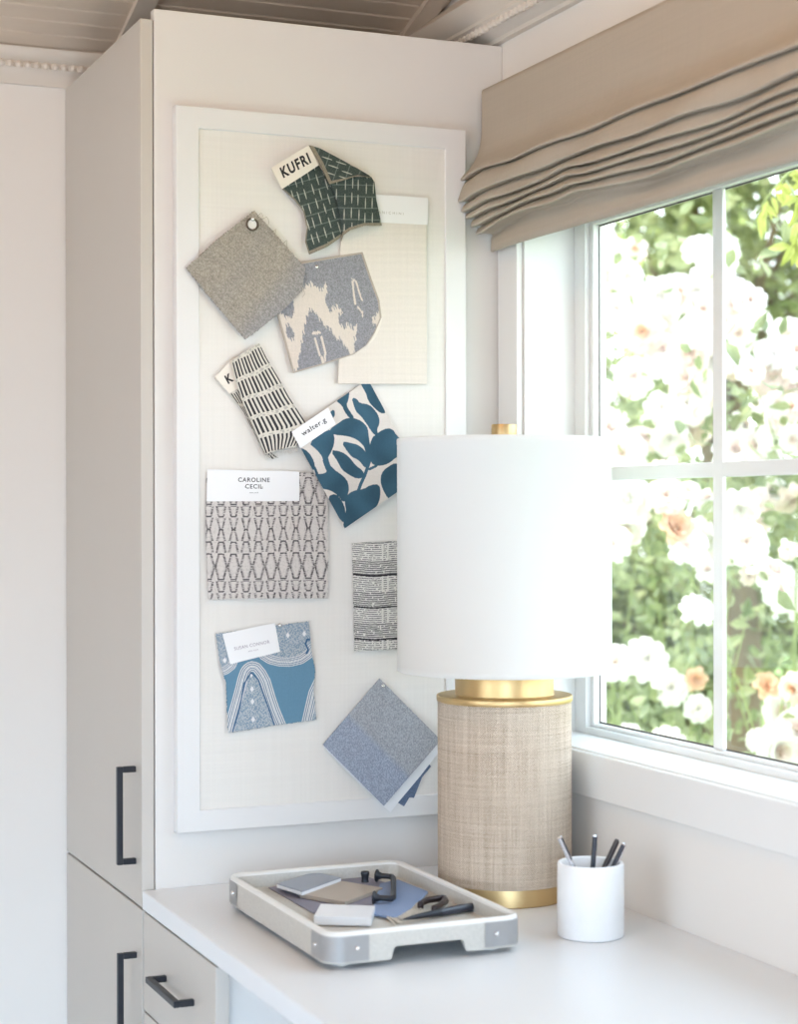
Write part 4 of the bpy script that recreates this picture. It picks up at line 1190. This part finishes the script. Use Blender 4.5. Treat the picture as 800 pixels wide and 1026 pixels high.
# smooth the section with a subdivision so that the folds are round
cl = m.build('linen', 'blind', t, smooth=True)
sb = cl.modifiers.new('round', 'SUBSURF'); sb.levels = 1; sb.render_levels = 1
sd = cl.modifiers.new('thickness', 'SOLIDIFY'); sd.thickness = 0.0016; sd.offset = 0
m = MB(); m.box((-0.0475, Y0b-0.002, 2.030), (-0.0006, Y1b+0.002, 2.0575)); m.build('headrail', 'blind', t, bevel=0.001)
m = MB(); m.box((-0.0320, Y0b-0.003, 1.7880), (-0.0285, Y1b+0.003, 1.800)); m.build('bottom_bar', 'blind', t)

# ------------------------------------------------------------------ garden
m = MB(); m.box((WT, -8, -0.25), (14, 16, -0.2)); m.box((-6, YB+WT+0.01, -0.25), (WT, 16, -0.2)); structure(m.build('ground', 'lawn'))


def leaf_cloud(m, pts, size, rng, nrm=None, mi=0):
    """pointed, slightly folded leaves"""
    for p in pts:
        L = size*rng.uniform(0.6, 1.35); W = L*rng.uniform(0.45, 0.62)
        d = rng.normal(0, 1, 3); d[2] -= 0.3; d /= np.linalg.norm(d)
        s = np.cross(d, rng.normal(0, 1, 3)); s /= np.linalg.norm(s)+1e-9; n = np.cross(d, s)
        p = np.asarray(p)
        v = [p, p+d*L*0.35+s*W*0.5+n*L*0.07, p+d*L*0.4, p+d*L*0.35-s*W*0.5+n*L*0.07, p+d*L*0.72+s*W*0.36+n*L*0.02, p+d*L*0.75-n*L*0.04, p+d*L*0.72-s*W*0.36+n*L*0.02, p+d*L-n*L*0.12]
        m.add(v, [(0, 1, 2), (0, 2, 3), (1, 4, 5, 2), (2, 5, 6, 3), (4, 7, 5), (5, 7, 6)], mi)


def rose_mesh(name, seed, rings, mat_out, mat_in):
    """layered cupped petals round a closed heart; unit radius"""
    rng = np.random.default_rng(seed); m = MB()
    for ri, (n, r0, tilt, L, W) in enumerate(rings):
        for k in range(n):
            a = 2*math.pi*(k+0.5*(ri % 2)+rng.uniform(-0.15, 0.15))/n; ti = tilt+rng.uniform(-0.13, 0.13)
            rad = np.array([math.cos(a), math.sin(a), 0]); tan = np.array([-math.sin(a), math.cos(a), 0]); up = np.array([0, 0, 1.0])
            grid = []; nu, nv = 5, 5; wob = rng.uniform(0, 6.28)
            for j in range(nv):
                v = j/(nv-1)
                ang = ti*v**0.8
                prof = rad*(r0+L*math.sin(ang)*v)+up*(-0.25*ti*0.3+L*math.cos(ang)*v)
                if v > 0.7: prof = prof+rad*(v-0.7)*0.35*L-up*(v-0.7)*0.22*L*ti
                for i in range(nu):
                    u = -1+2*i/(nu-1); w = W*math.sin(math.pi*(0.18+0.70*v))**0.7
                    q = prof+tan*u*w-rad*(abs(u)**2)*w*0.45*(1-0.4*v)+up*0.05*math.sin(3*u+wob)*v*L
                    grid.append(q)
            m.add(grid, [(j*nu+i, j*nu+i+1, (j+1)*nu+i+1, (j+1)*nu+i) for j in range(nv-1) for i in range(nu-1)], 1 if ri < 2 else 0)
    me = m.build(name, (mat_out, mat_in), None, smooth=True)
    d = me.data; bpy.data.objects.remove(me)
    return d


FULL = [(3, 0.04, 0.15, 0.42, 0.22), (5, 0.09, 0.35, 0.50, 0.30), (6, 0.14, 0.65, 0.60, 0.34), (7, 0.18, 0.95, 0.74, 0.38), (8, 0.22, 1.25, 0.80, 0.40), (8, 0.22, 1.55, 0.82, 0.40)]
CUP = [(3, 0.04, 0.10, 0.55, 0.28), (5, 0.10, 0.22, 0.64, 0.40), (5, 0.18, 0.42, 0.76, 0.50), (6, 0.26, 0.72, 0.82, 0.50), (6, 0.28, 1.10, 0.86, 0.46)]
ROSES = {'w': [rose_mesh('rose', 21+i, FULL, 'petal_white', 'petal_blush' if i else 'petal_white') for i in range(3)], 'b': [rose_mesh('rose', 31+i, FULL, 'petal_blush', 'petal_peach' if i else 'petal_blush') for i in range(2)], 'p': [rose_mesh('rose', 41, CUP, 'petal_peach', 'petal_peach')]}


def bush(name, label, loc, blooms, canes, leafpts, group=None, leaf='rose_leaf', lsize=0.05, seed=5):
    rng = np.random.default_rng(seed)
    t = thing(name, loc, label, 'rose bush', group)
    m = MB()
    for c in canes: m.tube(c, [0.0042*(1-0.7*i/len(c)) for i in range(len(c))], 6)
    m.build('canes', 'cane', t, smooth=True)
    m = MB(); leaf_cloud(m, leafpts, lsize, rng); m.build('foliage', leaf, t)
    for (p, r, k, q) in blooms:
        me = ROSES[k][int(rng.integers(len(ROSES[k])))]
        o = bpy.data.objects.new('rose', me); COL.objects.link(o); o.parent = t
        o.location = np.asarray(p)-np.asarray(loc); o.scale = (r, r, r)
        d = Vector(q).normalized(); o.rotation_euler = d.to_track_quat('Z', 'Y').to_euler()
    return t


rng = np.random.default_rng(3)


def ray_at(px, py, depth):
    return CAM+(_f+_r*(px-400)/F_PX-_u*(py-513)/F_PX)*depth


# blooms measured in the photo (x, y, apparent diameter, colour), spread over the depth of the bed
B1 = [(700, 611, 34, 'w'), (648, 661, 42, 'w'), (617, 664, 34, 'w'), (672, 689, 34, 'w'), (697, 680, 22, 'p'), (700, 710, 26, 'w'), (632, 738, 26, 'w'), (668, 746, 34, 'w'), (768, 688, 26, 'p'), (786, 712, 40, 'w'), (796, 690, 30, 'b'), (780, 752, 52, 'w'), (800, 735, 46, 'b'), (760, 742, 22, 'w'),
      (630, 500, 44, 'w'), (626, 530, 40, 'w'), (640, 510, 30, 'b'), (668, 497, 36, 'b'), (677, 529, 34, 'p'), (690, 548, 36, 'w'), (700, 540, 40, 'w'), (716, 545, 40, 'w'), (733, 545, 40, 'w'), (748, 544, 42, 'w'), (754, 512, 44, 'b'), (742, 510, 36, 'w'), (774, 575, 42, 'w'), (788, 590, 44, 'w'), (800, 600, 40, 'w'), (750, 577, 18, 'b'), (790, 552, 18, 'b'), (690, 492, 22, 'w'), (710, 500, 26, 'w'), (710, 572, 24, 'w'), (772, 494, 34, 'w'), (793, 500, 34, 'b'), (660, 470, 24, 'b'), (615, 545, 34, 'w')]
B2 = [(690, 428, 44, 'b'), (672, 440, 34, 'w'), (740, 452, 48, 'w'), (758, 445, 34, 'w'), (768, 436, 20, 'w'), (790, 410, 36, 'b'), (625, 455, 44, 'w'), (645, 440, 30, 'b'), (610, 430, 44, 'w'), (705, 398, 26, 'b'), (744, 428, 30, 'w'), (775, 456, 20, 'w'), (795, 440, 26, 'w'), (760, 408, 26, 'w'), (778, 424, 26, 'w')]
for i in range(58):
    for _ in range(40):
        x, y = rng.uniform(598, 806), rng.uniform(218, 432)
        if x > 722 and y < 288: continue
        if x > 670 and y < 270 and rng.random() < 0.6: continue
        if y > 395 and rng.random() < 0.45: continue
        break
    B2.append((x, y, rng.uniform(22, 42), rng.choice(['w', 'w', 'w', 'b'])))


def bloom(list_, dmin, dmax):
    out = []
    for (x, y, d, k) in list_:
        dep = rng.uniform(dmin, dmax); p = ray_at(x, y, dep)
        out.append((p, 0.5*d/F_PX*dep*1.06, k, (CAM-p)/np.linalg.norm(CAM-p)+rng.normal(0, 0.35, 3)+np.array([0, 0, 0.25])))
    return out


def wild(n, box, rmin=0.03, rmax=0.042):
    out = []
    for _ in range(n):
        p = np.array([rng.uniform(box[i][0], box[i][1]) for i in range(3)]); k = rng.choice(['w', 'w', 'b', 'p'])
        out.append((p, rng.uniform(rmin, rmax), k, rng.normal(0, 0.6, 3)+np.array([-0.8, -0.7, 0.5])))
    return out


def canes(n, x, y, zt):
    out = []
    for _ in range(n):
        bx, by = rng.uniform(*x), rng.uniform(*y); h = zt*rng.uniform(0.7, 1.05); a = rng.uniform(0, 6.28); l = rng.uniform(0.1, 0.45)
        out.append([(bx+l*math.cos(a)*q**2, by+l*math.sin(a)*q**2, -0.2+(h+0.2)*(q-0.12*q**3)) for q in np.linspace(0, 1, 7)])
    return out


def cloud(n, x, y, z, fn=lambda p: True):
    out = []
    while len(out) < n:
        p = np.array([rng.uniform(*x), rng.uniform(*y), rng.uniform(*z)])
        if fn(p): out.append(p)
    return out


clump = [np.array([rng.uniform(1.05, 1.8), rng.uniform(-0.3, 3.1), rng.uniform(0.2, 2.1)]) for _ in range(95)]


def in_clump(p):
    return min(np.linalg.norm((p-c)*np.array([1, 1, 1.2])) for c in clump) < 0.22


low = cloud(3400, (1.08, 1.95), (-0.5, 3.3), (0.0, 1.45), in_clump)
high = cloud(2100, (1.2, 1.95), (-0.5, 3.3), (1.35, 2.35), in_clump)
low += cloud(130, (0.72, 1.2), (-0.3, 1.7), (0.6, 1.5))
bush('rose_bush', 'low rose bush with white and peach blooms outside the lower window panes', (1.0, 0.9, -0.2), bloom(B1, 4.25, 4.7)+wild(20, ((0.8, 1.3), (-0.6, 0.4), (0.7, 1.5))), canes(16, (0.9, 1.5), (0.0, 1.7), 1.5), low, 'rose bushes outside the window', seed=5)
high += cloud(260, (0.72, 1.25), (-0.3, 1.7), (1.5, 2.25))
bush('rose_bush', 'tall climbing rose thick with white blooms outside the upper window panes', (1.4, 1.2, -0.2), bloom(B2, 4.4, 5.1)+wild(22, ((0.9, 1.5), (-0.6, 0.4), (1.5, 2.2))), canes(14, (1.1, 1.7), (0.0, 1.9), 2.4), high, 'rose bushes outside the window', 'rose_leaf', seed=6)


def tree(name, label, loc, crown_c, crown_r, n, leaf, lsize, seed, h):
    r_ = np.random.default_rng(seed)
    t = thing(name, loc, label, 'tree', 'trees beyond the roses')
    m = MB(); l = np.array(loc)
    m.tube([l, l+np.array([0.05, 0.03, h*0.5]), l+np.array([0.0, 0.1, h])], [0.10, 0.08, 0.04], 10)
    for k in range(7):
        a = 2*math.pi*k/7; s = l+np.array([0.02, 0.05, h*(0.45+0.07*k)]); e = np.array(crown_c)+np.array([math.cos(a), math.sin(a), r_.uniform(-0.4, 0.6)])*np.array(crown_r)*0.7
        m.tube([s, (s+e)/2+np.array([0, 0, 0.1]), e], [0.04, 0.025, 0.008], 7)
    m.build('trunk', 'bark', t, smooth=True)
    cl = [np.array(crown_c)+r_.normal(0, 0.48, 3)*np.array(crown_r) for _ in range(46)]
    pts = [cl[int(r_.integers(46))]+r_.normal(0, 0.16, 3)*np.array(crown_r) for _ in range(n)]
    m = MB(); leaf_cloud(m, pts, lsize, r_); m.build('crown', leaf, t)
    return t


tree('garden_tree', 'leafy green tree beyond the roses, filling the top of the right-hand panes', (2.45, 3.0, -0.2), (2.45, 2.95, 2.5), (0.55, 0.55, 0.65), 2600, 'tree_leaf', 0.08, 51, 2.2)
tree('garden_tree', 'deep green shrubby tree standing low behind the rose bushes', (2.6, 3.5, -0.2), (2.6, 3.5, 0.85), (0.85, 0.85, 0.85), 4600, 'tree_leaf', 0.085, 52, 1.0)
tree('garden_tree', 'pale yellow-green tree at the far left of the window view', (3.7, 5.6, -0.2), (3.7, 5.6, 2.5), (0.9, 0.9, 1.0), 1500, 'pale_leaf', 0.09, 53, 2.0)
tree('garden_tree', 'dense low green tree seen through the lower left pane', (2.7, 4.7, -0.2), (2.7, 4.7, 0.8), (0.8, 0.8, 0.85), 3600, 'tree_leaf', 0.085, 54, 0.9)

# a leafy spray hanging from above near the upper right pane
t = thing('hanging_branch', tuple(ray_at(800, 150, 3.9)), 'yellow-green leafy spray hanging down outside the upper right pane', 'branch')
m = MB(); ml = MB()
stem = [ray_at(x, y, d) for x, y, d in ((842, 40, 4.0), (820, 110, 3.95), (798, 165, 3.9), (775, 190, 3.9), (757, 215, 3.92))]
stem2 = [ray_at(x, y, d) for x, y, d in ((820, 110, 3.95), (808, 180, 3.88), (800, 225, 3.88), (796, 255, 3.9))]
m.tube(stem, [0.005, 0.004, 0.003, 0.0022, 0.0012], 6); m.tube(stem2, [0.004, 0.003, 0.002, 0.0012], 6)
r_ = np.random.default_rng(8)
for st in (stem, stem2):
    for i in range(len(st)-1):
        for k in range(7):
            p = st[i]+(st[i+1]-st[i])*(k/7); d = r_.normal(0, 1, 3)*0.7+np.array([0, 0, -0.9]); d /= np.linalg.norm(d)
            s = np.cross(d, _f); s /= np.linalg.norm(s); n = np.cross(d, s); L = r_.uniform(0.034, 0.060); W = L*0.17
            e = p+d*0.008
            ml.add([e, e+d*L*0.3+s*W+n*0.004, e+d*L*0.34, e+d*L*0.3-s*W+n*0.004, e+d*L*0.68+s*W*0.75, e+d*L*0.7-n*0.004, e+d*L*0.68-s*W*0.75, e+d*L-n*0.01], [(0, 1, 2), (0, 2, 3), (1, 4, 5, 2), (2, 5, 6, 3), (4, 7, 5), (5, 7, 6)])
m.build('stem', 'cane', t, smooth=True); ml.build('leaves', 'vine_leaf', t)

# ------------------------------------------------------------------ light
w = bpy.data.worlds.new('sky'); SC.world = w; w.use_nodes = True
nt = w.node_tree; bg = nt.nodes['Background']
tc = nt.nodes.new('ShaderNodeTexCoord'); sp = nt.nodes.new('ShaderNodeSeparateXYZ'); nt.links.new(tc.outputs['Generated'], sp.inputs[0])
cr = nt.nodes.new('ShaderNodeValToRGB'); nt.links.new(sp.outputs[2], cr.inputs[0])
cr.color_ramp.elements[0].position = 0.0; cr.color_ramp.elements[0].color = (0.92, 0.96, 1.0, 1)
cr.color_ramp.elements[1].position = 0.7; cr.color_ramp.elements[1].color = (0.66, 0.82, 1.0, 1)
nt.links.new(cr.outputs[0], bg.inputs[0]); bg.inputs[1].default_value = 5.6


def light(name, kind, loc, target, energy, color, **kw):
    l = bpy.data.lights.new(name, kind); l.energy = energy; l.color = color
    for k, v in kw.items(): setattr(l, k, v)
    o = bpy.data.objects.new(name, l); COL.objects.link(o); o.location = loc
    d = Vector(target)-Vector(loc); o.rotation_euler = d.to_track_quat('-Z', 'Y').to_euler()
    return o


light('sun', 'SUN', (-3, -2, 8), (-3+0.42, -2-0.16, 8-0.88), 7.0, (1.0, 0.95, 0.86), angle=0.02)
# cool fill lamp added in the unseen front opening, tilted down from the upper walls
light('added_front_fill', 'AREA', ((OX0+OX1)/2, YF+0.02, (OZ0+OZ1)/2), ((OX0+OX1)/2+1.0, 0, (OZ0+OZ1)/2-2.35), 32, (0.42, 0.70, 1.0), shape='RECTANGLE', size=OX1-OX0-0.1, size_y=OZ1-OZ0-0.1, spread=math.radians(66))
po = light('window_portal', 'AREA', (0.155, (WY0+WY1)/2, (WZ0+WZ1)/2), (-1, (WY0+WY1)/2, (WZ0+WZ1)/2), 1, (1, 1, 1), shape='RECTANGLE', size=WY1-WY0, size_y=WZ1-WZ0)
po.data.cycles.is_portal = True
light('added_side_fill', 'AREA', (XL_ROOM+0.02, (LY0+LY1)/2, (LZ0+LZ1)/2), (0, (LY0+LY1)/2+1.2, (LZ0+LZ1)/2-1.7), 8.2, (0.42, 0.70, 1.0), shape='RECTANGLE', size=LZ1-LZ0-0.1, size_y=LY1-LY0-0.1, spread=math.radians(80))  # added cool fill from the unseen left side, brightens wall below the sill
light('added_warm_fill', 'POINT', (-1.25, -1.1, 2.5), (-1.25, -1.1, 0), 12.0, (1.0, 0.47, 0.08), shadow_soft_size=0.12)  # unseen warm lamp added near the ceiling to tint the upper walls
